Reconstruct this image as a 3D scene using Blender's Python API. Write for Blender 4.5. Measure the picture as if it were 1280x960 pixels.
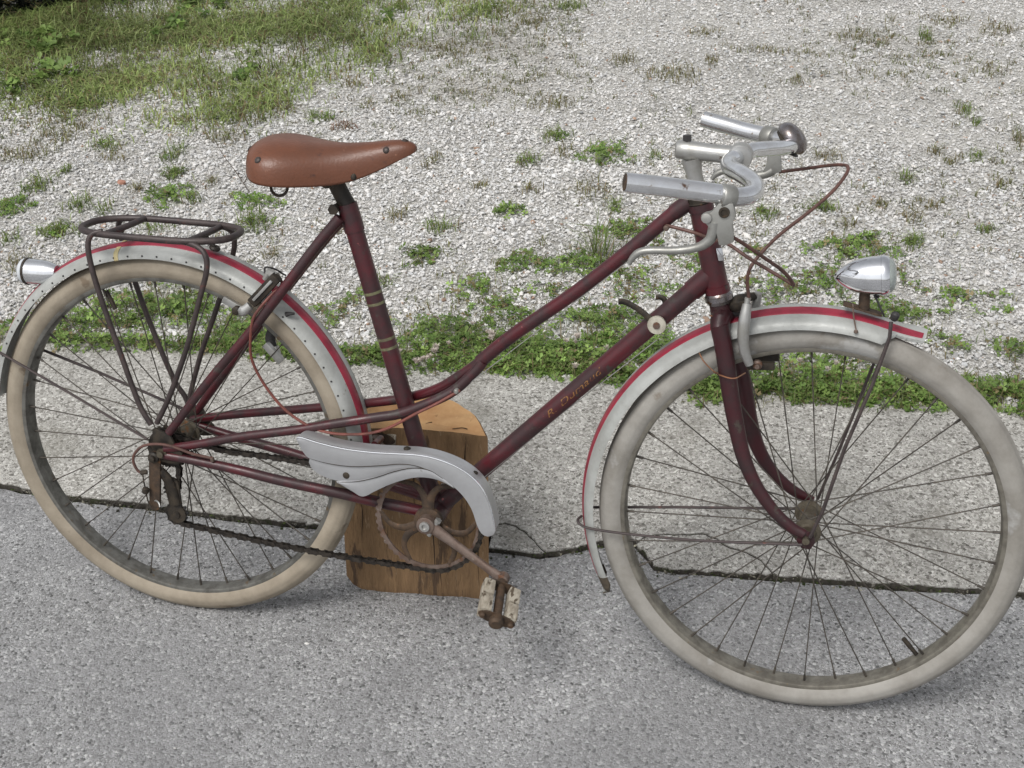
import bpy, bmesh, math, random
import numpy as np
from mathutils import Vector, Matrix
for o in list(bpy.data.objects): bpy.data.objects.remove(o, do_unlink=True)
S = bpy.context.scene; COL = S.collection; PI = math.pi
rng = np.random.default_rng(11); random.seed(5)

# ---------------------------------------------------------------- camera, sky, sun, exposure
cam = bpy.data.objects.new('camera', bpy.data.cameras.new('camera')); COL.objects.link(cam)
cam.matrix_world = Matrix(((0.970053, -0.115257, 0.213806, 1.034294), (0.242249, 0.523160, -0.817079, -1.646526), (-0.017681, 0.844405, 0.535414, 1.627845), (0.000000, 0.000000, 0.000000, 1.000000)))
cam.data.sensor_fit = 'HORIZONTAL'; cam.data.sensor_width = 36.0; cam.data.lens = 47.8361
cam.data.clip_start = 0.05; cam.data.clip_end = 400
S.camera = cam
wd = bpy.data.worlds.new('World'); S.world = wd; wd.use_nodes = True
wn = wd.node_tree; bg = wn.nodes['Background']
sky = wn.nodes.new('ShaderNodeTexSky'); sky.sky_type = 'NISHITA'; sky.sun_disc = False
SUN_EL, SUN_AZ = math.radians(58), math.radians(205)      # azimuth clockwise from +Y
sky.sun_elevation = SUN_EL; sky.sun_rotation = SUN_AZ; sky.air_density = 1.0; sky.dust_density = 3.0; sky.ozone_density = 1.0
hs = wn.nodes.new('ShaderNodeHueSaturation'); hs.inputs['Saturation'].default_value = 0.13
wn.links.new(sky.outputs[0], hs.inputs['Color']); wn.links.new(hs.outputs[0], bg.inputs['Color'])
bg.inputs['Strength'].default_value = 0.115
sun = bpy.data.objects.new('sun', bpy.data.lights.new('sun', 'SUN')); COL.objects.link(sun)
sun.data.energy = 1.5; sun.data.angle = math.radians(24); sun.data.color = (1.0, 0.97, 0.93)
sd = Vector((math.sin(SUN_AZ)*math.cos(SUN_EL), math.cos(SUN_AZ)*math.cos(SUN_EL), math.sin(SUN_EL)))
sun.rotation_euler = sd.to_track_quat('Z', 'Y').to_euler(); sun.location = sd*20
S.view_settings.view_transform = 'Standard'; S.view_settings.look = 'None'
S.view_settings.exposure = 0.32; S.view_settings.gamma = 1.0

# ---------------------------------------------------------------- materials
def srgb(r, g, b):
    f = lambda c: (c/255/12.92) if c <= 10 else ((c/255+0.055)/1.055)**2.4
    return (f(r), f(g), f(b), 1)
def base_mat(name):
    m = bpy.data.materials.new(name); m.use_nodes = True
    nt = m.node_tree; return m, nt, nt.nodes['Principled BSDF']
def N(nt, t, **kw):
    n = nt.nodes.new(t)
    for k, v in kw.items():
        if k in n.inputs.keys(): n.inputs[k].default_value = v
        else: setattr(n, k, v)
    return n
def ramp(nt, src, stops):
    r = nt.nodes.new('ShaderNodeValToRGB'); e = r.color_ramp.elements
    while len(e) < len(stops): e.new(0.5)
    for i, (p, c) in enumerate(stops):
        e[i].position = p; e[i].color = c if len(c) == 4 else (*c, 1)
    nt.links.new(src, r.inputs[0]); return r.outputs[0]
def mixc(nt, fac, a, b, blend='MIX'):
    m = nt.nodes.new('ShaderNodeMix'); m.data_type = 'RGBA'; m.blend_type = blend
    for sock, v in ((m.inputs[0], fac), (m.inputs[6], a), (m.inputs[7], b)):
        if hasattr(v, 'links'): nt.links.new(v, sock)
        else: sock.default_value = v
    return m.outputs[2]
W3 = lambda v: (v, v, v, 1)
def M(name, c1, c2, scale=25, lo=.4, hi=.65, rough=(.4, .6), metal=0.0, bump=.15, bscale=400, spots=None, spots2=None, stretch=None, bdist=.0006, coat=0):
    """two-tone worn surface: c1/c2 mixed by noise, optional spot layers (colour, threshold, scale[, roughness])"""
    m, nt, b = base_mat(name); L = nt.links.new
    tc = nt.nodes.new('ShaderNodeTexCoord'); co = tc.outputs['Object']
    if stretch:
        mp = nt.nodes.new('ShaderNodeMapping'); mp.inputs['Scale'].default_value = stretch; L(co, mp.inputs[0]); co = mp.outputs[0]
    n1 = N(nt, 'ShaderNodeTexNoise', Scale=scale, Detail=6, Roughness=.65); L(co, n1.inputs['Vector'])
    col = ramp(nt, n1.outputs['Fac'], [(lo, c1), (hi, c2)])
    rg = nt.nodes.new('ShaderNodeMapRange'); L(n1.outputs['Fac'], rg.inputs[0])
    rg.inputs[1].default_value = lo; rg.inputs[2].default_value = hi; rg.inputs[3].default_value = rough[0]; rg.inputs[4].default_value = rough[1]
    ro = rg.outputs[0]
    for sp in (spots, spots2):
        if sp:
            n = N(nt, 'ShaderNodeTexNoise', Scale=sp[2], Detail=5, Roughness=.6); L(co, n.inputs['Vector'])
            f = ramp(nt, n.outputs['Fac'], [(sp[1], W3(0)), (sp[1]+.06, W3(1))])
            col = mixc(nt, f, col, sp[0])
    L(col, b.inputs['Base Color']); L(ro, b.inputs['Roughness'])
    b.inputs['Metallic'].default_value = metal
    if coat: b.inputs['Coat Weight'].default_value = coat; b.inputs['Coat Roughness'].default_value = .25
    if bump:
        n2 = N(nt, 'ShaderNodeTexNoise', Scale=bscale, Detail=3); L(co, n2.inputs['Vector'])
        bp = nt.nodes.new('ShaderNodeBump'); bp.inputs['Strength'].default_value = bump; bp.inputs['Distance'].default_value = bdist
        L(n2.outputs['Fac'], bp.inputs['Height']); L(bp.outputs[0], b.inputs['Normal'])
    return m
paint = M('maroon_paint', srgb(80, 23, 31), srgb(52, 29, 32), 18, .38, .58, (.3, .55), 0, .25, 500, (srgb(58, 48, 45), .61, 38), (srgb(158, 84, 84), .69, 110), coat=.12)
fork_paint = M('fork_paint', srgb(60, 22, 28), srgb(44, 28, 30), 22, .42, .62, (.35, .6), 0, .25, 500, (srgb(62, 54, 48), .62, 45), None)
dark_steel = M('rack_enamel', srgb(58, 50, 50), srgb(76, 66, 64), 40, .4, .65, (.4, .6), .2, .3, 500, (srgb(96, 62, 56), .63, 60))
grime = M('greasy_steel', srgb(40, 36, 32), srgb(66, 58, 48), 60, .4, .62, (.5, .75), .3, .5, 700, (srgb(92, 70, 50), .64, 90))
chain_m = M('oily_chain', srgb(42, 39, 37), srgb(70, 64, 58), 120, .4, .6, (.35, .6), .6, 0)
rust = M('rusty_steel', srgb(96, 78, 68), srgb(118, 104, 96), 50, .38, .6, (.45, .7), .35, .4, 600, (srgb(104, 70, 48), .58, 40), (srgb(150, 144, 136), .67, 90))
rust_dark = M('brown_rust', srgb(80, 62, 46), srgb(58, 48, 40), 60, .4, .6, (.65, .85), .15, .5, 600, (srgb(112, 76, 46), .64, 80))
alu = M('dull_aluminium', srgb(184, 184, 182), srgb(160, 158, 152), 30, .4, .68, (.32, .48), .7, .03, 300, (srgb(112, 98, 84), .66, 50))
alu_dull = M('cast_aluminium', srgb(160, 160, 156), srgb(138, 137, 132), 30, .4, .68, (.38, .52), .6, .03, 300, (srgb(104, 94, 84), .67, 50))
alu_bright = M('polished_alloy', srgb(226, 228, 232), srgb(206, 206, 206), 30, .4, .68, (.12, .26), .9, 0, 200, (srgb(132, 104, 86), .70, 45))
guard_alu = M('pressed_aluminium', srgb(186, 187, 189), srgb(168, 168, 170), 14, .35, .7, (.34, .46), .6, .04, 200, (srgb(126, 124, 120), .69, 60))
grip_m = M('worn_plated_grip', srgb(226, 228, 232), srgb(206, 206, 206), 30, .4, .68, (.14, .3), .88, 0, 200, (srgb(112, 84, 64), .62, 28), (srgb(150, 132, 112), .64, 70))
chrome = M('chrome', srgb(238, 240, 244), srgb(226, 228, 232), 60, .4, .6, (.05, .1), 1.0, .0)
chrome_worn = M('worn_chrome', srgb(150, 146, 150), srgb(120, 112, 108), 60, .4, .6, (.18, .34), .9, .2, 300, (srgb(96, 74, 56), .58, 55))
leather = M('tan_leather', srgb(112, 68, 47), srgb(92, 57, 41), 14, .3, .7, (.30, .5), 0, .55, 260, (srgb(76, 48, 38), .61, 24), (srgb(134, 94, 74), .67, 70), bdist=.0007)
tyre_tan = M('cream_rubber', srgb(158, 148, 132), srgb(130, 120, 105), 10, .38, .64, (.75, .9), 0, .4, 300, (srgb(116, 103, 87), .63, 18), (srgb(164, 156, 142), .64, 9))
tyre_grey = M('grey_rubber', srgb(156, 153, 147), srgb(126, 122, 115), 9, .38, .64, (.75, .9), 0, .4, 300, (srgb(122, 113, 102), .65, 14), (srgb(158, 157, 154), .62, 9))
rim_m = M('dirty_rim_steel', srgb(118, 117, 112), srgb(88, 86, 81), 40, .38, .62, (.45, .65), .45, .3, 500, (srgb(104, 90, 72), .62, 50))
rim_f = M('dusty_rim_steel', srgb(132, 128, 118), srgb(102, 98, 90), 40, .38, .62, (.4, .6), .45, .3, 500, (srgb(122, 104, 82), .64, 50))
spoke_m = M('spoke_wire', srgb(66, 62, 58), srgb(92, 86, 78), 60, .4, .6, (.5, .65), .5, 0)
guard_m = M('grey_mudguard_enamel', srgb(172, 174, 171), srgb(148, 149, 145), 20, .38, .68, (.38, .55), .1, .25, 180, (srgb(138, 132, 122), .66, 45), (srgb(120, 112, 102), .72, 140), bdist=.0015)
stripe_m = M('red_stripe_paint', srgb(148, 46, 64), srgb(122, 36, 52), 30, .4, .65, (.35, .5), 0, .1, 400, (srgb(196, 140, 140), .71, 140))
rubber_w = M('cracked_white_rubber', srgb(172, 165, 151), srgb(128, 118, 103), 70, .38, .62, (.8, .9), 0, 1.0, 260, (srgb(88, 77, 63), .57, 120), stretch=(1, .35, 1), bdist=.002)
black = M('black_rubber', srgb(38, 37, 38), srgb(56, 54, 54), 50, .4, .6, (.5, .7), 0, .2)
cable_m = M('brown_cable', srgb(98, 66, 58), srgb(76, 54, 48), 60, .4, .6, (.5, .7), 0, .2)
cable_red = M('orange_cable', srgb(122, 66, 56), srgb(94, 56, 50), 40, .4, .6, (.5, .7), 0, .2)
copper = M('thin_copper_wire', srgb(150, 104, 74), srgb(112, 84, 66), 60, .4, .6, (.5, .6), .4, 0)
ivory = M('ivory_washer', srgb(196, 192, 178), srgb(164, 158, 144), 60, .4, .6, (.4, .55), .2, .1)
gold = M('faded_gold_transfer', srgb(138, 98, 56), srgb(76, 38, 38), 160, .46, .58, (.5, .6), .1, 0)
olive = M('olive_pinstripe', srgb(112, 112, 82), srgb(86, 80, 62), 90, .4, .62, (.5, .6), 0, 0)
tape = M('dried_yellow_tape', srgb(190, 178, 134), srgb(166, 152, 112), 70, .4, .6, (.6, .7), 0, 0)
m, nt, b = base_mat('lamp_glass'); b.inputs['Base Color'].default_value = srgb(196, 204, 200); b.inputs['Roughness'].default_value = .12; b.inputs['Transmission Weight'].default_value = .55; glass = m
m, nt, b = base_mat('clear_lens'); b.inputs['Base Color'].default_value = srgb(196, 200, 204); b.inputs['Roughness'].default_value = .3; lens_grey = m

# ---------------------------------------------------------------- mesh helpers
V3 = lambda p: np.array(p, float)
def unit(v): v = V3(v); return v/np.linalg.norm(v)
class MB:
    def __init__(s): s.v = []; s.f = []
    def add(s, vf):
        n = len(s.v); s.v += [tuple(map(float, p)) for p in vf[0]]; s.f += [tuple(i+n for i in f) for f in vf[1]]; return s
def smooth(pts, n=6):
    P = [V3(p) for p in pts]; out = []
    P = [2*P[0]-P[1]] + P + [2*P[-1]-P[-2]]
    for i in range(1, len(P)-2):
        a, b_, c, d = P[i-1:i+3]
        for k in range(n):
            t = k/n
            out.append(.5*((2*b_)+(-a+c)*t+(2*a-5*b_+4*c-d)*t*t+(-a+3*b_-3*c+d)*t**3))
    out.append(P[-2]); return out
def tube(pts, r, seg=12, closed=False, caps=True, sx=1.0):
    P = [V3(p) for p in pts]; n = len(P)
    R = [r]*n if np.isscalar(r) else list(np.interp(np.linspace(0, 1, n), np.linspace(0, 1, len(r)), r))
    T = []
    for i in range(n):
        if closed: t = P[(i+1) % n]-P[i-1]
        else: t = P[min(i+1, n-1)]-P[max(i-1, 0)]
        T.append(unit(t))
    up = V3((0, 1, 0)) if abs(T[0][1]) < .9 else V3((1, 0, 0))
    u = unit(np.cross(T[0], np.cross(up, T[0]))); V = []; F = []
    for i in range(n):
        u = u-T[i]*(u@T[i]); u = unit(u); w = np.cross(T[i], u)
        for k in range(seg):
            a = 2*PI*k/seg; V.append(P[i]+R[i]*(math.cos(a)*u*sx+math.sin(a)*w))
    m_ = n if closed else n-1
    for i in range(m_):
        j = (i+1) % n
        for k in range(seg):
            l = (k+1) % seg; F.append((i*seg+k, i*seg+l, j*seg+l, j*seg+k))
    if caps and not closed:
        F.append(tuple(range(seg))[::-1]); F.append(tuple((n-1)*seg+k for k in range(seg)))
    return V, F
def lathe(prof, org, axis, seg=20):
    """prof: (distance along axis, radius)"""
    ax_ = unit(axis); up = V3((0, 0, 1)) if abs(ax_[2]) < .9 else V3((1, 0, 0))
    u = unit(np.cross(up, ax_)); w = np.cross(ax_, u); V = []; F = []
    for h, r in prof:
        for k in range(seg):
            a = 2*PI*k/seg; V.append(V3(org)+ax_*h+max(r, 1e-5)*(math.cos(a)*u+math.sin(a)*w))
    for i in range(len(prof)-1):
        for k in range(seg):
            l = (k+1) % seg; F.append((i*seg+k, i*seg+l, (i+1)*seg+l, (i+1)*seg+k))
    F.append(tuple(range(seg))[::-1]); F.append(tuple((len(prof)-1)*seg+k for k in range(seg)))
    return V, F
def revolve(prof, C, a0, a1, n, closed_prof=True, full=False, fn=None):
    """prof (r, y) swept round the wheel axis (y) from angle a0 to a1"""
    V = []; F = []; m_ = len(prof); cnt = n if full else n+1
    for i in range(cnt):
        a = a0+(a1-a0)*i/n
        for r, y in prof:
            if fn: r, y = fn(a, r, y)
            V.append((C[0]+r*math.cos(a), C[1]+y, C[2]+r*math.sin(a)))
    for i in range(n):
        j = (i+1) % cnt
        for k in range(m_ if closed_prof else m_-1):
            l = (k+1) % m_; F.append((i*m_+k, i*m_+l, j*m_+l, j*m_+k))
    if not full and closed_prof:
        F.append(tuple(range(m_))[::-1]); F.append(tuple((cnt-1)*m_+k for k in range(m_)))
    return V, F
def prism(poly, off):
    n = len(poly); P = [V3(p) for p in poly]; o = V3(off); V = P+[p+o for p in P]
    F = [tuple(range(n))[::-1], tuple(range(n, 2*n))]+[(i, (i+1) % n, n+(i+1) % n, n+i) for i in range(n)]
    return V, F
def box(c, ax, ay, az):
    c, ax, ay, az = map(V3, (c, ax, ay, az)); V = [c+sx*ax+sy*ay+sz*az for sx in (-1, 1) for sy in (-1, 1) for sz in (-1, 1)]
    return V, [(0, 1, 3, 2), (4, 6, 7, 5), (0, 4, 5, 1), (2, 3, 7, 6), (0, 2, 6, 4), (1, 5, 7, 3)]
def arc_bar(a, b_, ra, rb, thick, n=10):
    """flat bar with round ends between a and b in a plane of constant y, extruded along y"""
    a, b_ = V3(a), V3(b_); d = b_-a; ang = math.atan2(d[2], d[0]); poly = []
    for c, r, s0 in ((b_, rb, -PI/2), (a, ra, PI/2)):
        for k in range(n+1):
            t = ang+s0+PI*k/n; poly.append((c[0]+r*math.cos(t), c[1] if False else 0, c[2]+r*math.sin(t)))
    n2 = n+1
    poly = [(p[0], (b_[1] if i < n2 else a[1]), p[2]) for i, p in enumerate(poly)]
    return prism(poly, (0, thick, 0))
def link_mesh(name, me, mt, parent=None, kind=None):
    o = bpy.data.objects.new(name, me); COL.objects.link(o)
    if mt is not None: me.materials.append(mt)
    if parent is not None: o.parent = parent
    if kind: o['kind'] = kind
    return o
def obj(name, mb, mt, parent=None, kind=None, angle=40, bevel=0, recalc=True):
    if isinstance(mb, tuple): t = MB(); t.add(mb); mb = t
    me = bpy.data.meshes.new(name); me.from_pydata(mb.v, [], mb.f)
    if recalc or bevel:
        bm = bmesh.new(); bm.from_mesh(me)
        bmesh.ops.recalc_face_normals(bm, faces=bm.faces)
        if bevel:
            es = [e for e in bm.edges if e.is_manifold and e.calc_face_angle(0) > .5]
            bmesh.ops.bevel(bm, geom=es, offset=bevel, segments=2, affect='EDGES', profile=.6, clamp_overlap=True)
        bm.to_mesh(me); bm.free()
    me.shade_smooth(); me.set_sharp_from_angle(angle=math.radians(angle))
    return link_mesh(name, me, mt, parent, kind)
def empty(name, loc=(0, 0, 0), parent=None):
    o = bpy.data.objects.new(name, None); COL.objects.link(o); o.location = loc; o.empty_display_size = .1
    if parent is not None: o.parent = parent
    return o
def tag(o, label, cat, group=None):
    o['label'] = label; o['category'] = cat
    if group: o['group'] = group
    return o

# ---------------------------------------------------------------- ground materials
def stone_mat(name, cols, cell, big, bump, fine=None, bdist=.002, speck=None, patch=None):
    m, nt, b = base_mat(name); L = nt.links.new
    co = nt.nodes.new('ShaderNodeTexCoord').outputs['Object']
    nw = N(nt, 'ShaderNodeTexNoise', Scale=cell*.8, Detail=2); L(co, nw.inputs['Vector'])
    va = nt.nodes.new('ShaderNodeVectorMath'); va.operation = 'MULTIPLY_ADD'
    L(nw.outputs['Color'], va.inputs[0]); va.inputs[1].default_value = (.6/cell,)*3; L(co, va.inputs[2])
    v1 = N(nt, 'ShaderNodeTexVoronoi', Scale=cell, Randomness=1.0); L(va.outputs[0], v1.inputs['Vector'])
    v2 = N(nt, 'ShaderNodeTexVoronoi', Scale=cell*2.3, Randomness=1.0); L(va.outputs[0], v2.inputs['Vector'])
    s1 = nt.nodes.new('ShaderNodeSeparateColor'); L(v1.outputs['Color'], s1.inputs[0])
    s2 = nt.nodes.new('ShaderNodeSeparateColor'); L(v2.outputs['Color'], s2.inputs[0])
    c = ramp(nt, s1.outputs[0], cols)
    c2 = ramp(nt, s2.outputs[1], cols)
    fc = ramp(nt, s1.outputs[2], [(.45, W3(0)), (.55, W3(1))])
    c = mixc(nt, fc, c, c2)
    n1 = N(nt, 'ShaderNodeTexNoise', Scale=big, Detail=8, Roughness=.7); L(co, n1.inputs['Vector'])
    c = mixc(nt, 1.0, c, ramp(nt, n1.outputs['Fac'], [(.32, W3(.80)), (.68, W3(1.14))]), 'MULTIPLY')
    if patch:
        n3 = N(nt, 'ShaderNodeTexNoise', Scale=patch[1], Detail=5, Roughness=.6); L(co, n3.inputs['Vector'])
        c = mixc(nt, ramp(nt, n3.outputs['Fac'], [(patch[2], W3(0)), (patch[2]+.12, W3(patch[3]))]), c, patch[0])
    L(c, b.inputs['Base Color'])
    b.inputs['Roughness'].default_value = .8; b.inputs['Specular IOR Level'].default_value = .3
    h = nt.nodes.new('ShaderNodeMath'); h.operation = 'ADD'; L(v1.outputs['Distance'], h.inputs[0])
    hm = nt.nodes.new('ShaderNodeMath'); hm.operation = 'MULTIPLY'; L(v2.outputs['Distance'], hm.inputs[0]); hm.inputs[1].default_value = .6
    L(hm.outputs[0], h.inputs[1])
    bp = nt.nodes.new('ShaderNodeBump'); bp.invert = True; bp.inputs['Strength'].default_value = bump; bp.inputs['Distance'].default_value = bdist
    L(h.outputs[0], bp.inputs['Height']); L(bp.outputs[0], b.inputs['Normal'])
    return m
asphalt_m = stone_mat('weathered_asphalt', [(0, W3(.09)), (.15, W3(.19)), (.45, W3(.285)), (.8, (.335, .337, .342, 1)), (1, W3(.52))], 235, 2.2, .9, bdist=.0016, patch=((.20, .20, .205, 1), 1.7, .50, .38))
concrete_m = stone_mat('worn_concrete', [(0, (.12, .113, .10, 1)), (.2, (.26, .25, .228, 1)), (.55, (.40, .39, .362, 1)), (.85, (.49, .478, .448, 1)), (1, (.66, .65, .615, 1))], 195, 3.0, .6, bdist=.0022, patch=((.23, .22, .19, 1), 4.5, .55, .55))
gravel_base_m = stone_mat('gravel_bed', [(0, (.30, .285, .255, 1)), (.3, (.44, .43, .40, 1)), (.7, (.54, .53, .50, 1)), (1, (.62, .61, .59, 1))], 95, 2.5, 1.0, bdist=.006)
soil_m = M('dark_soil', (.035, .03, .022, 1), (.075, .064, .045, 1), 60, .35, .65, (.9, 1), 0, 1.0, 180, ((.05, .06, .022, 1), .58, 30), bdist=.004)
edge_m = M('mossy_edge', (.035, .03, .024, 1), (.075, .068, .055, 1), 60, .38, .66, (.9, 1), 0, 1.0, 150, ((.035, .04, .018, 1), .54, 45), ((.22, .21, .18, 1), .60, 80), bdist=.004)
def tint_mat(name, rough, trans=0.0):
    m, nt, b = base_mat(name); L = nt.links.new
    at = nt.nodes.new('ShaderNodeAttribute'); at.attribute_name = 'tint'
    L(at.outputs['Color'], b.inputs['Base Color']); b.inputs['Roughness'].default_value = rough; b.inputs['Specular IOR Level'].default_value = .3
    if trans:
        tr = nt.nodes.new('ShaderNodeBsdfTranslucent'); L(at.outputs['Color'], tr.inputs['Color'])
        mx = nt.nodes.new('ShaderNodeMixShader'); mx.inputs[0].default_value = trans
        out = nt.nodes['Material Output']; L(b.outputs[0], mx.inputs[1]); L(tr.outputs[0], mx.inputs[2]); L(mx.outputs[0], out.inputs['Surface'])
    return m
pebble_m = tint_mat('limestone_chips', .85)
leaf_m = tint_mat('leaves', .5, .4)
def np_mesh(name, V, Fs, tint, mt, parent=None, kind=None, flat=True):
    """Fs: list of (n,k) int arrays"""
    me = bpy.data.meshes.new(name); V = np.asarray(V, np.float32)
    me.vertices.add(len(V)); me.vertices.foreach_set('co', V.ravel())
    loops = np.concatenate([f.ravel() for f in Fs]); sizes = np.concatenate([np.full(len(f), f.shape[1]) for f in Fs])
    me.loops.add(len(loops)); me.loops.foreach_set('vertex_index', loops.astype(np.int32))
    st = np.concatenate([[0], np.cumsum(sizes)[:-1]]); me.polygons.add(len(sizes))
    me.polygons.foreach_set('loop_start', st.astype(np.int32)); me.update(calc_edges=True); me.validate()
    if tint is not None:
        a = me.attributes.new('tint', 'FLOAT_COLOR', 'POINT'); t = np.ones((len(V), 4), np.float32); t[:, :3] = tint; a.data.foreach_set('color', t.ravel())
    (me.shade_flat if flat else me.shade_smooth)()
    return link_mesh(name, me, mt, parent, kind)

# ---------------------------------------------------------------- ground, road, pavement
def sheet(name, poly, z, mt):
    mb = MB(); mb.add(([(x, y, z) for x, y in poly], [tuple(range(len(poly)))]))
    return obj(name, mb, mt, None, 'structure')
sheet('ground', [(-60, -60), (60, -60), (60, 60), (-60, 60)], -.035, soil_m)
def rough_line(pts, step=.02, amp=.002, seed=0):
    r = np.random.default_rng(seed); out = []
    for a, b_ in zip(pts[:-1], pts[1:]):
        a, b_ = V3(a), V3(b_); n = max(1, int(np.linalg.norm(b_-a)/step))
        for k in range(n): out.append(a+(b_-a)*k/n+r.normal(0, amp, 2)*(1 if k else .4))
    out.append(V3(pts[-1])); return out
SZ = .0105                                                     # the pavement stands a little above the road
front = [(-20, -1.6), (-3, -.02)] + [(-0.7467, 0.2338), (-0.6352, 0.2334), (-0.5285, 0.2378), (-0.4753, 0.2333), (-0.3838, 0.2321), (-0.2788, 0.2357), (-0.1992, 0.2390), (-0.0921, 0.2396), (0.0228, 0.2450), (0.1182, 0.2538), (0.2033, 0.2529), (0.3130, 0.2505), (0.4069, 0.2522), (0.4849, 0.2627), (0.5280, 0.2628), (0.5829, 0.2634), (0.6156, 0.2803), (0.6627, 0.3102), (0.7038, 0.3341), (0.7343, 0.3508), (0.7588, 0.3224), (0.7928, 0.2782), (0.8399, 0.2774), (0.9113, 0.2891), (0.9969, 0.2972), (1.1098, 0.3093), (1.2492, 0.3255), (1.3867, 0.3436), (1.4953, 0.3553), (1.6027, 0.3668)] + [(3.2, .52), (20, 1.9)]
front_r = rough_line(front[1:-1], .011, .0021, 3)
# road: asphalt sheet up to a narrow open joint before the pavement
gd = rough_line([(p[0], p[1]) for p in front[1:-1]], .045, .0001, 8)
gap = [front[0]]+[(p[0], p[1]-(.0022+.0034*(1+math.sin(i*1.7)*math.cos(i*.61))*random.uniform(.5, 1.1))) for i, p in enumerate(gd)]+[front[-1]]
road = MB(); gp = [(-60, -60), (60, -60), (60, 5.0)] + [tuple(p) for p in rough_line(gap[1:-1], .012, .0012, 8)][::-1] + [(-60, -5.0)]
road.add(([(x, y, 0) for x, y in gp], [tuple(range(len(gp)))])); n0 = len(gp)
road.v += [(x, y, -.034) for x, y in gp]; road.f += [(i, (i+1) % n0, n0+(i+1) % n0, n0+i) for i in range(n0)]
obj('road', road, asphalt_m, None, 'structure', recalc=False)
def slab(name, poly, z0, z1, bev=.0010):
    mb = MB(); mb.add(prism([(x, y, z0) for x, y in poly], (0, 0, z1-z0)))
    me = bpy.data.meshes.new(name); me.from_pydata(mb.v, [], mb.f)
    bm = bmesh.new(); bm.from_mesh(me); bmesh.ops.recalc_face_normals(bm, faces=bm.faces)
    top = [f for f in bm.faces if f.normal.z > .9]
    es = [e for f in top for e in f.edges]
    bmesh.ops.bevel(bm, geom=es, offset=bev, segments=2, affect='EDGES', clamp_overlap=True)
    bmesh.ops.triangulate(bm, faces=[f for f in bm.faces if len(f.verts) > 4])
    bm.to_mesh(me); bm.free(); me.materials.append(concrete_m); me.materials.append(edge_m)
    for p in me.polygons: p.material_index = 1 if abs(p.normal.z) < .5 else 0
    o = bpy.data.objects.new(name, me); COL.objects.link(o); o['kind'] = 'structure'; return o
CH = [(0.4769, 0.3286), (0.4966, 0.3380), (0.5181, 0.3341), (0.5384, 0.3212), (0.5622, 0.2996), (0.5886, 0.2718)]                                                  # broken corner piece: crack line then edge line
BK = [(-2.2601, 0.5318), (-1.4143, 0.6289), (-0.8119, 0.6964), (-0.4290, 0.7473), (-0.1864, 0.7824), (-0.0021, 0.8086), (0.0347, 0.8026), (0.0635, 0.7966), (0.0948, 0.8053), (0.1406, 0.8101), (0.1726, 0.8224), (0.2067, 0.8404), (0.3084, 0.8453), (0.4924, 0.8446), (0.8435, 0.8686), (1.1817, 0.8982), (1.4769, 0.9258), (1.6696, 0.9470)]
back = [(3.2, 1.16), (20, 2.6)]
fr = [tuple(p) for p in front_r]
main_front = list(fr); chunks = []
for CHn, sd in (([(0.7507, 0.3350), (0.7625, 0.3547), (0.8021, 0.3735), (0.8435, 0.3804), (0.8710, 0.3891), (0.8961, 0.3801), (0.9223, 0.3595), (0.9526, 0.3521), (0.9820, 0.3352), (1.0050, 0.3036)], 6), (CH, 5)):                           # the right-hand one first so that indices stay good
    crack = [tuple(p) for p in rough_line(CHn, .012, .0014, sd)]
    ia = max(i for i in range(len(main_front)) if main_front[i][0] < CHn[0][0]); ib = min(i for i in range(len(main_front)) if main_front[i][0] > CHn[-1][0])
    chunks.append([(p[0]-.0005, p[1]-.0007) for p in crack]+[(p[0]-.001, p[1]) for p in main_front[ia+1:ib]][::-1])
    main_front = main_front[:ia+1]+crack+main_front[ib:]
bk = [tuple(p) for p in rough_line(BK, .02, .002, 6)]
main = [(-20, -1.6)] + main_front + [(20, 1.9)] + [(20, 2.3), (3.2, 1.02)] + [(x, y) for x, y in bk[::-1]] + [(-3, .54), (-20, -1.0)]
slab('pavement', main, -.03, SZ)
for cp in chunks: slab('pavement', cp, -.03, SZ-.002)
bk2 = [(x, y+.0009) for x, y in bk]
slab('pavement', [(-20, -.995), (-3, .545)] + bk2 + [(3.2, 1.026), (20, 2.31), (20, 2.7), (3.2, 1.12), (1.5, .985), (-.7, .815), (-3, .64), (-20, -.9)], -.03, SZ-.002)
# gravel yard beyond
sheet('gravel_yard', [(-60, -3.9), (-3, .60), (-.7, .79), (1.5, .96), (60, 5.3), (60, 60), (-60, 60)], .004, gravel_base_m)

# ---------------------------------------------------------------- loose limestone chips
YARD = [(-1.3, .55), (1.9, .8), (2.2, 4.45), (1.0, 4.75), (-2.5, 4.25), (-2.9, 3.2)]     # the part of the yard laid with real chips and plants
def in_poly(x, y, poly):
    c = np.zeros(len(x), bool); n = len(poly)
    for i in range(n):
        x0, y0 = poly[i]; x1, y1 = poly[(i+1) % n]; k = (y0 > y) != (y1 > y)
        c ^= k & (x < (x1-x0)*(y-y0)/(y1-y0+1e-12)+x0)
    return c
def in_view(x, y, *a): return in_poly(x, y, YARD)
def back_line(x): return np.where(x < -.7, .79+(x+.7)*.0826, .79+(x+.7)*.0773)
t = np.arange(20)*0
ico_v = []; ph = (1+5**.5)/2
for a, b_ in ((1, ph), (-1, ph), (1, -ph), (-1, -ph)): ico_v += [(0, a, b_), (a, b_, 0), (b_, 0, a)]
ico_v = np.array(ico_v)/np.linalg.norm(ico_v[0])
bm = bmesh.new(); [bm.verts.new(v) for v in ico_v]; bmesh.ops.convex_hull(bm, input=bm.verts); bm.verts.index_update()
ico_f = np.array([[v.index for v in f.verts] for f in bm.faces]); bm.free()
oct_v = np.array([(1, 0, 0), (-1, 0, 0), (0, 1, 0), (0, -1, 0), (0, 0, 1), (0, 0, -1)], float)
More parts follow.
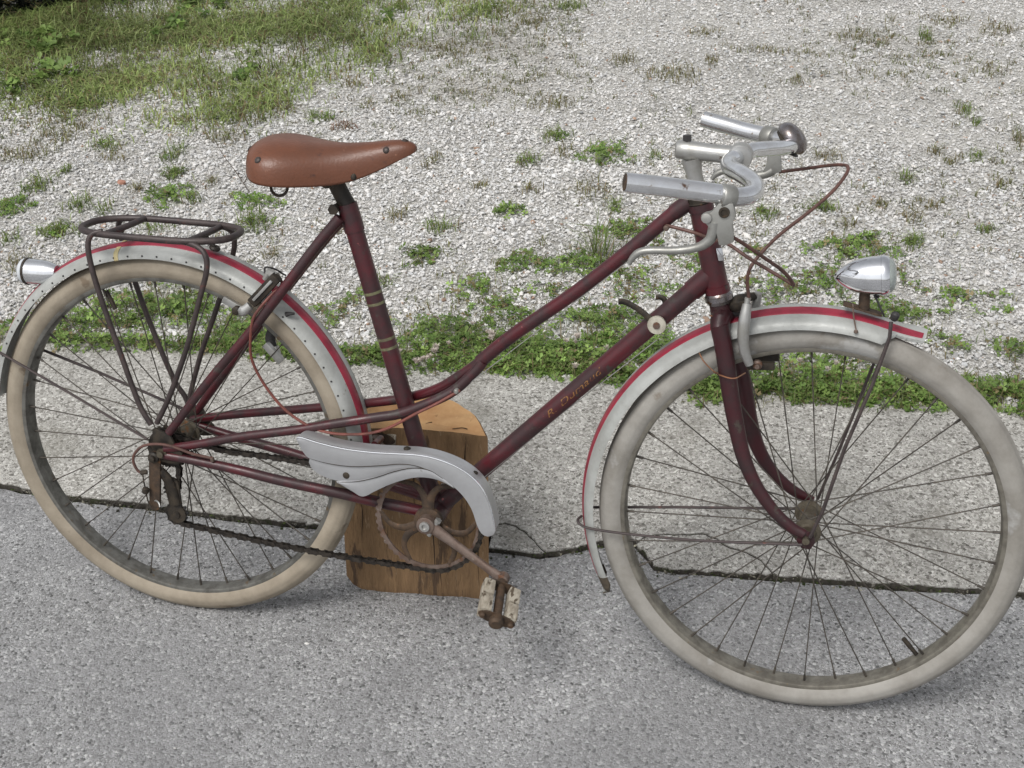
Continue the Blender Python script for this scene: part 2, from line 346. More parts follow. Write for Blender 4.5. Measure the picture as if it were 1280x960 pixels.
oct_f = np.array([(0, 2, 4), (2, 1, 4), (1, 3, 4), (3, 0, 4), (2, 0, 5), (1, 2, 5), (3, 1, 5), (0, 3, 5)])
def rotmats(n):
    q = rng.normal(size=(n, 4)); q /= np.linalg.norm(q, axis=1)[:, None]; w, x, y, z = q.T
    return np.stack([1-2*(y*y+z*z), 2*(x*y-z*w), 2*(x*z+y*w), 2*(x*y+z*w), 1-2*(x*x+z*z), 2*(y*z-x*w), 2*(x*z-y*w), 2*(y*z+x*w), 1-2*(x*x+y*y)], 1).reshape(n, 3, 3)
def chips(px, py, pz, size, bv, bf):
    n = len(px); k = len(bv)
    sh = bv[None]*(1+rng.normal(0, .20, (n, k, 1)))*np.stack([rng.uniform(.8, 1.3, n), rng.uniform(.7, 1.0, n), rng.uniform(.4, .75, n)], 1)[:, None, :]
    Rm = rotmats(n); tilt = rng.normal(0, .35, (n, 2)); az = rng.uniform(0, 2*PI, n)
    ca, sa = np.cos(az), np.sin(az); A = np.zeros((n, 3, 3)); A[:, 0, 0] = ca; A[:, 0, 1] = -sa; A[:, 1, 0] = sa; A[:, 1, 1] = ca; A[:, 2, 2] = 1
    B = np.zeros((n, 3, 3)); c, s = np.cos(tilt[:, 0]), np.sin(tilt[:, 0]); B[:, 0, 0] = 1; B[:, 1, 1] = c; B[:, 1, 2] = -s; B[:, 2, 1] = s; B[:, 2, 2] = c
    D = np.zeros((n, 3, 3)); c, s = np.cos(tilt[:, 1]), np.sin(tilt[:, 1]); D[:, 1, 1] = 1; D[:, 0, 0] = c; D[:, 0, 2] = s; D[:, 2, 0] = -s; D[:, 2, 2] = c
    V = np.einsum('nij,nkj->nki', A@B@D, sh)*size[:, None, None]+np.stack([px, py, pz], 1)[:, None, :]
    F = bf[None]+(np.arange(n)*k)[:, None, None]
    return V.reshape(-1, 3), F.reshape(-1, bf.shape[1])
def patch_noise(x, y, s, seed):
    r = np.random.default_rng(seed); o = np.zeros_like(x)
    for k in range(7):
        a = r.uniform(0, 2*PI); f = s*r.uniform(.5, 2.2); o += np.sin((x*math.cos(a)+y*math.sin(a))*f+r.uniform(0, 6.28))
    return o/7**.5
def lay(n, y0, y1, smin, smed, smax, zlo, zhi, bv, bf):
    x = rng.uniform(-3.3, 2.6, n); y = rng.uniform(y0, y1, n)
    k = in_view(x, y) & (y > back_line(x)+rng.uniform(-.02, .03, n)); x, y = x[k], y[k]; n = len(x)
    s = np.clip(smed*np.exp(rng.normal(0, .38, n)), smin, smax)/2
    V, F = chips(x, y, rng.uniform(zlo, zhi, n)+s*.25, s, bv, bf)
    big = patch_noise(x, y, 1.3, 4); g = np.clip(rng.normal(.64, .085, n)+.05*big-.05*np.clip(x-.4, 0, 1.6), .16, .84); dk = rng.random(n) < .035; g[dk] *= .5
    dirt = np.clip((patch_noise(x, y, 3.0, 41)+.6*patch_noise(x, y, 9, 42)-.75)*.8, 0, 1)*rng.uniform(.4, 1, n)
    wm = rng.normal(0, .012, n); c = np.stack([g*(1.0+wm), g*(.988), g*(.968-wm)], 1); c = c*(1-.62*dirt[:, None])+np.array([.20, .175, .13])*.62*dirt[:, None]
    br = rng.random(n) < .012; c[br] = np.array([.34, .24, .18])*rng.uniform(.8, 1.3, (br.sum(), 1))
    return V, F, np.repeat(c, len(bv), 0)
parts = [lay(62000, .78, 2.4, .0045, .0079, .020, .003, .008, ico_v, ico_f), lay(140000, 2.4, 5.0, .004, .0074, .018, .003, .009, oct_v, oct_f), lay(90000, .78, 2.4, .004, .006, .010, .006, .011, oct_v, oct_f)]
off = 0; Vs, Fs, Cs = [], [], []
for V, F, c in parts: Vs.append(V); Fs.append(F+off); Cs.append(c); off += len(V)
np_mesh('gravel', np.concatenate(Vs), [np.concatenate(Fs)], np.concatenate(Cs), pebble_m, None, 'stuff')
# a few grains lying loose on the pavement and in the joint
def joint_grains():
    n = 7500; i = rng.integers(0, len(fr)-1, n); cl = np.clip(1+np.sin(i*.21)+.8*np.sin(i*.057+1), .25, 2.4); p = np.array([fr[k] for k in i])+np.stack([rng.normal(0, .006, n), -.002-np.abs(rng.normal(0, .0045, n))*cl+.003], 1)
    p = p+rng.normal(0, .003, (n, 2)); V, F = chips(p[:, 0], p[:, 1], rng.uniform(-.014, .003, n)+.006*(p[:, 1] > np.array([fr[k][1] for k in i])), rng.uniform(.0010, .0042, n), oct_v, oct_f)
    fill = np.clip(.5+.5*np.sin(i*.033+2)+.5*np.sin(i*.13), 0, 1); g = rng.uniform(.02, .10, n)*np.where(rng.random(n) < .08+.45*fill, rng.uniform(2, 4.5, n), 1); c = np.stack([g, g*.95, g*.74], 1); ms = rng.random(n) < .22; c[ms] = np.array([.04, .055, .016])*rng.uniform(.6, 1.6, (ms.sum(), 1))
    np_mesh('joint_dirt', V, [F], np.repeat(c, 6, 0), pebble_m, None, 'stuff')
joint_grains()

def grit():
    n = 1500; x = rng.uniform(-1.3, 1.9, n); y = rng.uniform(-.6, .95, n); k = rng.random(n) < np.where(np.abs(y-.3) < .12, 1, .45); x, y = x[k], y[k]; n = len(x)
    yy = np.interp(x, [p[0] for p in fr], [p[1] for p in fr]); z = np.where(y > yy, SZ, 0)+.0008; ok = np.abs(y-yy) > .008; x, y, z = x[ok], y[ok], z[ok]; n = len(x)
    V, F = chips(x, y, z, np.clip(.0013*np.exp(rng.normal(0, .45, n)), .0006, .0045), oct_v, oct_f); g = np.clip(rng.normal(.42, .16, n), .08, .8); c = np.stack([g, g*.98, g*.95], 1)
    np_mesh('loose_grit', V, [F], np.repeat(c, 6, 0), pebble_m, None, 'stuff')
grit()

# ---------------------------------------------------------------- plants
def blades(x, y, z0, h, w, lean, col, az=None):
    n = len(x); az = rng.uniform(0, 2*PI, n) if az is None else az
    d = np.stack([np.cos(az), np.sin(az), np.zeros(n)], 1); side = np.stack([-np.sin(az), np.cos(az), np.zeros(n)], 1)
    b_ = np.stack([x, y, np.full(n, z0) if np.isscalar(z0) else z0], 1); up = np.array([0, 0, 1.])
    l = (lean*h)[:, None]; hh = h[:, None]; w = w[:, None]
    m1 = b_+d*l*.22+up*hh*.55; tp = b_+d*l+up*hh*(1-.25*lean[:, None]**2)
    V = np.stack([b_-side*w, b_+side*w, m1+side*w*.8, m1-side*w*.8, tp], 1)
    i = (np.arange(n)*5)[:, None]; Q = i+np.array([[0, 1, 2, 3]]); T = i+np.array([[3, 2, 4]])
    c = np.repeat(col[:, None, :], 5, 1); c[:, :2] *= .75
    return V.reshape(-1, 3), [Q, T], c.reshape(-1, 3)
def clovers(x, y, z, size, col):
    """three leaflets to a leaf, each a kite folded on its midrib"""
    n = len(x); az0 = rng.uniform(0, 2*PI, n); VV = []; CC = []
    tx, ty = rng.normal(0, .45, n), rng.normal(0, .45, n)
    for k in range(3):
        a = az0+k*2*PI/3; d = np.stack([np.cos(a), np.sin(a), tx*np.cos(a)+ty*np.sin(a)], 1); s = np.stack([-np.sin(a), np.cos(a), -tx*np.sin(a)+ty*np.cos(a)], 1)
        c = np.stack([x, y, z], 1); sz = size[:, None]; up = np.array([0, 0, 1.])
        p0 = c; p1 = c+d*sz*.62-s*sz*.46+up*sz*.14; p2 = c+d*sz; p3 = c+d*sz*.62+s*sz*.46+up*sz*.14
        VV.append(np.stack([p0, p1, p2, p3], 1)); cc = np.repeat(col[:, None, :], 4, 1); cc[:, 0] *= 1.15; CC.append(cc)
    V = np.stack(VV, 1).reshape(-1, 3); i = (np.arange(3*n)*4)[:, None]
    F = np.concatenate([i+np.array([[0, 1, 2]]), i+np.array([[0, 2, 3]])]); return V, [F], np.stack(CC, 1).reshape(-1, 3)
def cat(ps):
    Vs, T, Q, Cs = [], [], [], []; off = 0
    for V, Fs, c in ps:
        Vs.append(V); Cs.append(c)
        for f in Fs: (T if f.shape[1] == 3 else Q).append(f+off)
        off += len(V)
    return np.concatenate(Vs), [np.concatenate(a) for a in (T, Q) if a], np.concatenate(Cs)
def greens(n, a, b_, dry=0.0):
    t = rng.random(n)[:, None]; c = np.array(a)*(1-t)+np.array(b_)*t; c = c*np.exp(rng.normal(0, .22, (n, 1)))
    dm = rng.random(n) < dry; c[dm] = np.array([.26, .21, .11])*rng.uniform(.6, 1.2, (dm.sum(), 1)); return c
G1, G2 = (.14, .21, .055), (.25, .31, .10)
D1, D2 = (.17, .19, .07), (.27, .26, .13)
def disc(n, cx, cy, rx, ry, p=.5):
    a = rng.uniform(0, 2*PI, n); r = rng.random(n)**p; w = 1+.25*np.sin(3*a+cx*9)+.18*np.sin(5*a+cy*13)
    return cx+rx*r*w*np.cos(a), cy+ry*r*w*np.sin(a)
def clover_patch(cx, cy, rx, ry, dens=1.0, dry=.04, hmax=.045):
    ar = PI*rx*ry; n = int(min(9000*ar*dens, 4200))+8; x, y = disc(n, cx, cy, rx*1.12, ry*1.12, .62)
    gap_ = patch_noise(x, y, 30, 77) > -1.1+1.1*(1-min(dens, 1.2))*2; x, y = x[gap_], y[gap_]; n = len(x)
    e = np.sqrt(((x-cx)/rx)**2+((y-cy)/ry)**2); z = .010+np.clip(1.2-e, .12, 1)*hmax*.62*rng.uniform(.2, 1, n)
    ps = [clovers(x, y, z, rng.uniform(.005, .0118, n), greens(n, (.12, .205, .05), (.24, .34, .095), dry)*(1+.15*patch_noise(x, y, 14, 78))[:, None])]
    m_ = n//2+6; x, y = disc(m_, cx, cy, rx*1.35, ry*1.35, .75)
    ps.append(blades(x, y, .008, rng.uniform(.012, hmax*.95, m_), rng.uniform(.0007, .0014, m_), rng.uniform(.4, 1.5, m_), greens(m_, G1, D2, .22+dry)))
    return cat(ps)
def grass_patch(cx, cy, rx, ry, dens=1.0, dry=.15, h=.05, g=(G1, G2)):
    ar = PI*rx*ry; n = int(min(9500*ar*dens, 9000))+30; x, y = disc(n, cx, cy, rx*1.15, ry*1.15, .72)
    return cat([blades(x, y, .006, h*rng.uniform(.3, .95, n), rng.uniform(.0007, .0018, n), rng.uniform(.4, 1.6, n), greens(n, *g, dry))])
STRIP = [(-0.8197, 0.7791, 0.0870, 0.0719, 0.7, 0.1, 0.05), (-0.7096, 0.8658, 0.1175, 0.0570, 1.0, 0.05, 0.05), (-0.6175, 0.9546, 0.1192, 0.0834, 0.9, 0.06, 0.05), (-0.4597, 0.9602, 0.1377, 0.0814, 1.0, 0.05, 0.055), (-0.2833, 0.8692, 0.0854, 0.0680, 1.0, 0.05, 0.06), (-0.2575, 0.9521, 0.0773, 0.0862, 0.9, 0.06, 0.05), (-0.5871, 1.0667, 0.1426, 0.0612, 0.45, 0.15, 0.04), (-0.4193, 1.0813, 0.0808, 0.0599, 0.5, 0.15, 0.04), (-0.0787, 0.8579, 0.0652, 0.0290, 0.8, 0.05, 0.04), (-0.1299, 1.0196, 0.0584, 0.0793, 0.5, 0.3, 0.03), (-0.1131, 1.1261, 0.0698, 0.0583, 0.4, 0.3, 0.03), (0.0508, 0.8789, 0.0741, 0.0359, 0.9, 0.05, 0.04), (0.1619, 0.9252, 0.0781, 0.0724, 1.2, 0.03, 0.05), (0.2779, 0.9580, 0.1115, 0.0797, 1.2, 0.03, 0.05), (0.4007, 0.9628, 0.1105, 0.0857, 1.2, 0.03, 0.05), (0.5217, 0.9675, 0.1096, 0.0847, 1.2, 0.04, 0.05), (0.4549, 0.9313, 0.1091, 0.0488, 1.2, 0.03, 0.045), (0.6127, 1.0835, 0.0934, 0.0816, 1.0, 0.04, 0.045), (0.1803, 1.0277, 0.0953, 0.0533, 0.9, 0.06, 0.04), (0.3150, 1.1160, 0.1156, 0.0625, 0.5, 0.12, 0.03), (0.4825, 1.1129, 0.0951, 0.0688, 0.9, 0.06, 0.04), (0.5592, 1.1689, 0.0767, 0.0623, 0.8, 0.08, 0.035), (0.2784, 1.3903, 0.0660, 0.0493, 1.0, 0.08, 0.03), (0.4212, 1.4117, 0.0944, 0.0623, 1.1, 0.06, 0.035), (0.2002, 1.2447, 0.0802, 0.0591, 0.7, 0.2, 0.03), (0.1416, 1.1601, 0.0888, 0.0408, 0.4, 0.25, 0.025), (0.3800, 1.2663, 0.0995, 0.0501, 0.5, 0.2, 0.025), (0.5669, 1.3495, 0.1201, 0.0766, 0.6, 0.2, 0.03), (0.6800, 1.4044, 0.0905, 0.0691, 0.7, 0.15, 0.03), (0.5480, 1.5845, 0.0635, 0.0666, 0.6, 0.15, 0.03), (0.2623, 1.1654, 0.0490, 0.0322, 0.8, 0.05, 0.03), (0.6846, 1.5185, 0.0619, 0.0547, 0.5, 0.2, 0.025), (0.8484, 0.9004, 0.0786, 0.0590, 1.1, 0.04, 0.05), (0.9398, 0.9475, 0.1054, 0.0667, 1.1, 0.04, 0.05), (1.0594, 0.9806, 0.1053, 0.0739, 1.1, 0.04, 0.05), (1.1712, 0.9850, 0.0871, 0.0667, 1.0, 0.05, 0.05), (1.2645, 0.9790, 0.0604, 0.0462, 0.9, 0.06, 0.045), (1.3572, 1.0060, 0.0517, 0.0533, 1.0, 0.05, 0.05), (1.4407, 1.0113, 0.0772, 0.0664, 1.2, 0.04, 0.05), (1.5661, 1.0390, 0.0855, 0.0670, 1.0, 0.05, 0.05), (0.9299, 1.0604, 0.1087, 0.0425, 0.7, 0.1, 0.04), (1.1066, 1.0991, 0.1083, 0.0428, 0.6, 0.1, 0.035), (1.1151, 1.6570, 0.1137, 0.0657, 0.8, 0.15, 0.03), (1.0346, 1.6305, 0.0516, 0.0466, 0.9, 0.08, 0.03), (1.1544, 1.7131, 0.0522, 0.0577, 0.7, 0.2, 0.03), (1.0434, 1.4605, 0.0694, 0.0774, 0.7, 0.15, 0.03), (0.8957, 1.4507, 0.0800, 0.0866, 0.6, 0.2, 0.03), (0.9722, 1.3518, 0.0972, 0.0574, 0.7, 0.15, 0.03), (0.8537, 1.5779, 0.0517, 0.0554, 0.5, 0.3, 0.025), (1.1723, 1.3418, 0.0859, 0.0643, 0.7, 0.12, 0.03), (1.2470, 1.2984, 0.0751, 0.0548, 0.8, 0.1, 0.03), (1.3600, 1.4396, 0.0868, 0.0417, 0.7, 0.15, 0.03), (1.3479, 1.3203, 0.0656, 0.0550, 0.6, 0.2, 0.03), (1.3363, 1.2039, 0.0455, 0.0445, 0.6, 0.15, 0.03), (1.4756, 1.4440, 0.0478, 0.0415, 0.8, 0.1, 0.03), (1.4683, 1.2108, 0.0505, 0.0443, 1.0, 0.05, 0.035), (1.2310, 1.5226, 0.0437, 0.0612, 0.6, 0.2, 0.03), (0.0866, 0.8588, 0.0441, 0.0283, 1.15, 0.05, 0.04), (0.1300, 0.8553, 0.0439, 0.0351, 1.15, 0.05, 0.04), (0.1684, 0.8666, 0.0439, 0.0421, 1.15, 0.05, 0.04), (0.2114, 0.8631, 0.0437, 0.0313, 1.15, 0.05, 0.04), (0.2497, 0.8744, 0.0437, 0.0383, 1.15, 0.05, 0.04), (0.2881, 0.8857, 0.0437, 0.0279, 1.15, 0.05, 0.04), (0.3304, 0.8821, 0.0435, 0.0346, 1.15, 0.05, 0.04), (0.3687, 0.8933, 0.0435, 0.0415, 1.15, 0.05, 0.04), (0.4106, 0.8897, 0.0433, 0.0309, 1.15, 0.05, 0.04), (0.4487, 0.9010, 0.0433, 0.0378, 1.15, 0.05, 0.04), (0.4869, 0.9122, 0.0433, 0.0275, 1.15, 0.05, 0.04), (0.5282, 0.9085, 0.0431, 0.0341, 1.15, 0.05, 0.04), (0.5663, 0.9197, 0.0431, 0.0410, 1.15, 0.05, 0.04), (0.6071, 0.9160, 0.0430, 0.0306, 1.15, 0.05, 0.04), (0.8073, 0.8787, 0.0453, 0.0423, 1.1, 0.05, 0.04), (0.8479, 0.8896, 0.0453, 0.0423, 1.1, 0.05, 0.04), (0.8901, 0.8854, 0.0451, 0.0421, 1.1, 0.05, 0.04), (0.9305, 0.8962, 0.0451, 0.0421, 1.1, 0.05, 0.04), (0.9710, 0.9070, 0.0451, 0.0422, 1.1, 0.05, 0.04), (1.0115, 0.9178, 0.0450, 0.0423, 1.1, 0.05, 0.04), (1.0519, 0.9286, 0.0450, 0.0424, 1.1, 0.05, 0.04), (1.0931, 0.9243, 0.0448, 0.0422, 1.1, 0.05, 0.04), (1.1334, 0.9351, 0.0448, 0.0423, 1.1, 0.05, 0.04), (1.1737, 0.9459, 0.0448, 0.0424, 1.1, 0.05, 0.04), (1.2141, 0.9566, 0.0448, 0.0425, 1.1, 0.05, 0.04), (1.2544, 0.9522, 0.0446, 0.0423, 1.1, 0.05, 0.04), (1.2946, 0.9630, 0.0445, 0.0424, 1.1, 0.05, 0.04), (1.3347, 0.9737, 0.0445, 0.0426, 1.1, 0.05, 0.04), (1.3749, 0.9844, 0.0445, 0.0427, 1.1, 0.05, 0.04), (1.4151, 0.9952, 0.0445, 0.0429, 1.1, 0.05, 0.04), (1.4544, 0.9906, 0.0443, 0.0426, 1.1, 0.05, 0.04), (1.4945, 1.0013, 0.0443, 0.0428, 1.1, 0.05, 0.04), (-0.7377, 0.7842, 0.0462, 0.0315, 1.0, 0.06, 0.04), (-0.6789, 0.7772, 0.0459, 0.0311, 1.0, 0.06, 0.04), (-0.6288, 0.7849, 0.0458, 0.0309, 1.0, 0.06, 0.04), (-0.5788, 0.7926, 0.0457, 0.0307, 1.0, 0.06, 0.04), (-0.5290, 0.8003, 0.0456, 0.0305, 1.0, 0.06, 0.04), (-0.4793, 0.8079, 0.0455, 0.0304, 1.0, 0.06, 0.04), (-0.4298, 0.8155, 0.0454, 0.0302, 1.0, 0.06, 0.04), (-0.3803, 0.8231, 0.0453, 0.0300, 1.0, 0.06, 0.04), (-0.3310, 0.8307, 0.0453, 0.0299, 1.0, 0.06, 0.04), (-0.2819, 0.8383, 0.0452, 0.0297, 1.0, 0.06, 0.04), (-0.2329, 0.8458, 0.0451, 0.0296, 1.0, 0.06, 0.04), (-0.1779, 0.8386, 0.0448, 0.0292, 1.0, 0.06, 0.04), (-0.1697, 0.8380, 0.0485, 0.0328, 1.0, 0.05, 0.04), (-0.1244, 0.8435, 0.0484, 0.0327, 1.0, 0.05, 0.04), (-0.0792, 0.8490, 0.0483, 0.0325, 1.0, 0.05, 0.04), (-0.0342, 0.8544, 0.0482, 0.0324, 1.0, 0.05, 0.04), (0.0107, 0.8599, 0.0481, 0.0322, 1.0, 0.05, 0.04), (0.0554, 0.8653, 0.0480, 0.0321, 1.0, 0.05, 0.04), (0.6253, 0.9056, 0.0499, 0.0337, 1.1, 0.05, 0.04), (0.6684, 0.9068, 0.0497, 0.0335, 1.1, 0.05, 0.04), (0.7112, 0.9080, 0.0496, 0.0334, 1.1, 0.05, 0.04), (0.7538, 0.9092, 0.0494, 0.0333, 1.1, 0.05, 0.04), (0.7962, 0.9104, 0.0493, 0.0331, 1.1, 0.05, 0.04), (0.6787, 1.0236, 0.1098, 0.0713, 0.9, 0.06, 0.04), (0.0124, 0.9912, 0.0765, 0.0612, 0.5, 0.2, 0.03)]
ps = [clover_patch(*q[:4], dens=q[4], dry=q[5], hmax=q[6]) for q in STRIP]
V, F, c = cat(ps); strip = np_mesh('clover_ground_cover', V, F, c, leaf_m, None, 'stuff')
# clover flower heads in the strip
def flowers(pts):
    Vs, Fs, Cs = [], [], []; off = 0
    for x, y, z, s in pts:
        n = 34; d = rng.normal(size=(n, 3)); d /= np.linalg.norm(d, axis=1)[:, None]; d[:, 2] = np.abs(d[:, 2])*.9-.1
        V, Fc, cc = blades(np.full(n, x)+d[:, 0]*s*.4, np.full(n, y)+d[:, 1]*s*.4, np.full(n, z)+d[:, 2]*s*.4, rng.uniform(.5, .9, n)*s, np.full(n, s*.14), rng.uniform(.2, 1.2, n), np.array([.74, .66, .60])*rng.uniform(.7, 1.1, (n, 1)), np.arctan2(d[:, 1], d[:, 0]))
        Vs.append(V); Fs.append([f+off for f in Fc]); Cs.append(cc); off += len(V)
    Q = np.concatenate([f[0] for f in Fs]); T = np.concatenate([f[1] for f in Fs])
    np_mesh('clover_flowers', np.concatenate(Vs), [Q, T], np.concatenate(Cs), leaf_m, None, 'stuff')
flowers([(0.1726, 0.8106, 0.0450, 0.0120), (0.1800, 0.8228, 0.0450, 0.0100), (0.1896, 0.8284, 0.0450, 0.0090), (0.1981, 0.8623, 0.0450, 0.0120), (0.1983, 0.8804, 0.0450, 0.0110), (0.1936, 0.8399, 0.0450, 0.0090), (0.3081, 0.9632, 0.0450, 0.0120), (0.3091, 0.9448, 0.0450, 0.0110), (0.2981, 0.9722, 0.0450, 0.0100), (0.2200, 0.9033, 0.0450, 0.0080), (0.5220, 0.8664, 0.0450, 0.0110), (0.5018, 0.9722, 0.0450, 0.0080), (0.5010, 0.9941, 0.0450, 0.0120), (0.4797, 0.9710, 0.0450, 0.0080), (0.5740, 0.9625, 0.0450, 0.0080), (0.5003, 1.1480, 0.0450, 0.0090), (1.0030, 0.9962, 0.0450, 0.0090), (1.0808, 1.0029, 0.0450, 0.0090), (1.0649, 0.9753, 0.0450, 0.0080), (0.9649, 0.9263, 0.0450, 0.0080), (1.1074, 0.9847, 0.0450, 0.0070), (0.9100, 0.8677, 0.0450, 0.0070), (0.2474, 1.0030, 0.0450, 0.0070), (0.3792, 0.9750, 0.0450, 0.0070), (0.1218, 0.8456, 0.0450, 0.0080)])
# meadow grass at the top left
MEADOW = [(-2.1745, 1.9378), (-1.6554, 2.0572), (-1.4905, 2.0762), (-1.3960, 2.1680), (-1.2541, 2.3477), (-1.0987, 2.3943), (-0.9513, 2.3928), (-0.8726, 2.5183), (-0.8052, 2.7644), (-0.7284, 2.9758), (-0.6648, 3.2575), (-0.5546, 3.5394), (-0.5643, 4.0650), (-1.5030, 5.8369), (-3.3040, 5.5463), (-3.6529, 3.3728)]
n = 230000; x = rng.uniform(-3.3, 1.0, n); y = rng.uniform(1.9, 4.8, n)
edge = np.zeros(n); jx, jy = .15*patch_noise(x, y, 5, 2)+rng.normal(0, .13, n), .13*patch_noise(x, y, 6, 3)+rng.normal(0, .17, n)
k = in_poly(x+jx, y+jy, MEADOW) & in_view(x, y) & (patch_noise(x, y, 6.5, 9)+.6*patch_noise(x, y, 17, 10) > rng.normal(-.55, 1.15, n))
x, y = x[k], y[k]; n = len(x)
hh = rng.uniform(.018, .055, n)*np.clip(1+.35*patch_noise(x, y, 4, 12), .35, 1.8); tl_ = rng.random(n) < .03; hh[tl_] *= 1.8
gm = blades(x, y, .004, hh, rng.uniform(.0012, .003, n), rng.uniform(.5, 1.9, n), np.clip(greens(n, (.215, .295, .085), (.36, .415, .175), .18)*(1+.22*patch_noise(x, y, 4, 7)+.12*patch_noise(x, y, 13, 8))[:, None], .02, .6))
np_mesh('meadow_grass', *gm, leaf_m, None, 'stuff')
n = 1500; x = rng.uniform(-3, 0, n); y = rng.uniform(2.0, 4.4, n); k = in_poly(x, y, MEADOW) & in_view(x, y) & (patch_noise(x, y, 8, 31) > .6); x, y = x[k], y[k]; n = len(x); r8 = 6
x = np.repeat(x, r8)+rng.normal(0, .014, n*r8); y = np.repeat(y, r8)+rng.normal(0, .014, n*r8)
np_mesh('meadow_weeds', *clovers(x, y, rng.uniform(.01, .05, n*r8), rng.uniform(.014, .03, n*r8), greens(n*r8, (.10, .17, .045), (.2, .29, .08), .05)), leaf_m, None, 'stuff')
# tufts that can be picked out one by one on the gravel
TUFTS = [(-1.2265, 1.5723, 0.0428, 0.0479, 'g', 'round green weed tuft above the tail lamp at far left, alone on pale gravel'),
 (-1.2268, 1.4262, 0.0461, 0.0735, 'c', 'leafy green clump at the left edge level with the luggage rack'),
 (-1.4494, 2.1996, 0.1086, 0.1084, 'g', 'bright green grass clump at the near edge of the meadow grass'),
 (-1.3689, 1.9444, 0.0825, 0.1262, 'd', 'dull dry weed patch just below the bright meadow clump'),
 (-1.3670, 1.7739, 0.0549, 0.0461, 'd', 'flat dark weed tuft near the left edge above the rack'),
 (-1.1800, 1.8896, 0.0505, 0.0401, 'g', 'low green tuft on gravel midway between meadow and saddle'),
 (-0.9387, 1.8619, 0.0321, 0.0512, 'g', 'small round tuft on gravel left of the saddle'),
 (-0.8694, 1.7407, 0.0312, 0.0484, 'g', 'pointed little tuft just below the small round one left of the saddle'),
 (-0.8187, 1.5946, 0.0651, 0.0738, 'c', 'wide leafy weed mat above the luggage rack'),
 (-1.0385, 1.4766, 0.0368, 0.0392, 'g', 'low tuft on gravel just left of the rack loop'),
 (-1.0198, 1.3121, 0.0289, 0.0522, 'g', 'short tuft beside the rear mudguard, left of the rack'),
 (-0.5652, 1.6032, 0.0733, 0.0439, 'c', 'long low weed mat under the saddle, left of the seat tube'),
 (-0.5023, 1.4674, 0.0576, 0.0617, 'g', 'bushy green tuft between the rack and the seat stay'),
 (-0.8329, 2.0267, 0.0558, 0.0604, 'd', 'thin pale tuft directly left of the saddle back'),
 (-0.6089, 2.2517, 0.0470, 0.0354, 'g', 'small flat green tuft above the saddle'),
 (-0.5061, 2.1952, 0.0385, 0.0412, 'r', 'reddish brown dry weed just above the saddle nose side'),
 (0.0045, 1.5438, 0.0414, 0.0397, 'g', 'rounded spiky grass tuft right of the seat tube, brown at its foot'),
 (0.0086, 1.3838, 0.0504, 0.0508, 'c', 'loose leafy tuft right of the seat tube, nearest the clover strip'),
 (-0.1376, 1.6015, 0.0312, 0.0363, 'd', 'small reddish weed tuft close beside the seat tube'),
 (0.1631, 1.6964, 0.0378, 0.0469, 'c', 'small yellowish green plant alone in the middle of the gravel'),
 (0.1338, 2.0390, 0.0335, 0.0422, 'g', 'little bright tuft in the middle of the gravel left of the handlebar'),
 (0.1788, 2.2463, 0.0472, 0.0391, 'g', 'flat green tuft above and left of the near grip'),
 (0.3505, 2.1394, 0.0723, 0.0860, 'c', 'broad green weed patch beyond the near grip end'),
 (0.3532, 1.8560, 0.0591, 0.0765, 'd', 'sparse straggly weed patch left of the near grip end'),
 (0.4429, 1.7818, 0.0200, 0.0367, 'g', 'tiny dark tuft just below the near grip end'),
 (0.4501, 1.4778, 0.0458, 0.0458, 't', 'tall upright grass tuft behind the top tube'),
 (0.5061, 1.6397, 0.0644, 0.0637, 'c', 'leafy weed clump touching the top tube near the head'),
 (0.8534, 1.8099, 0.0327, 0.0410, 'g', 'dark round tuft right of the near brake lever'),
 (1.0018, 1.8883, 0.0438, 0.0262, 'g', 'low tuft inside the loop of the brake cable'),
 (0.9909, 2.2524, 0.0378, 0.0429, 'd', 'grey green tuft right of the bell'),
 (1.2297, 2.1405, 0.0250, 0.0403, 'g', 'bright tuft alone on gravel right of the cable loop'),
 (1.2458, 1.8924, 0.0281, 0.0570, 'd', 'faded tuft above the headlamp to the right'),
 (1.2523, 1.7194, 0.0291, 0.0383, 'g', 'green tuft right of the headlamp glass, level with its top'),
 (1.2936, 3.4319, 0.0230, 0.0556, 'g', 'small bright tuft in the dark weedy band at top right'),
 (-0.7247, 3.4134, 0.0700, 0.0737, 'g', 'green tuft at the top edge beside the meadow'),
 (-0.3674, 3.4598, 0.0629, 0.0829, 'g', 'green tuft at the top edge left of the middle'),
 (-0.1816, 3.3312, 0.0611, 0.0687, 'd', 'dull tuft below the pair at the top edge'),
 (-0.0617, 3.5598, 0.0629, 0.0626, 'g', 'flat green tuft at the top edge right of the middle'),
 (0.2576, 2.9806, 0.0564, 0.0676, 'd', 'olive weed patch on far gravel above the far grip'),
 (0.4438, 2.8745, 0.0987, 0.0884, 'd', 'wide brownish weed patch above the far grip end'),
 (0.0986, 2.5252, 0.0736, 0.0656, 'd', 'faint brown weed patch midway up the far gravel')]
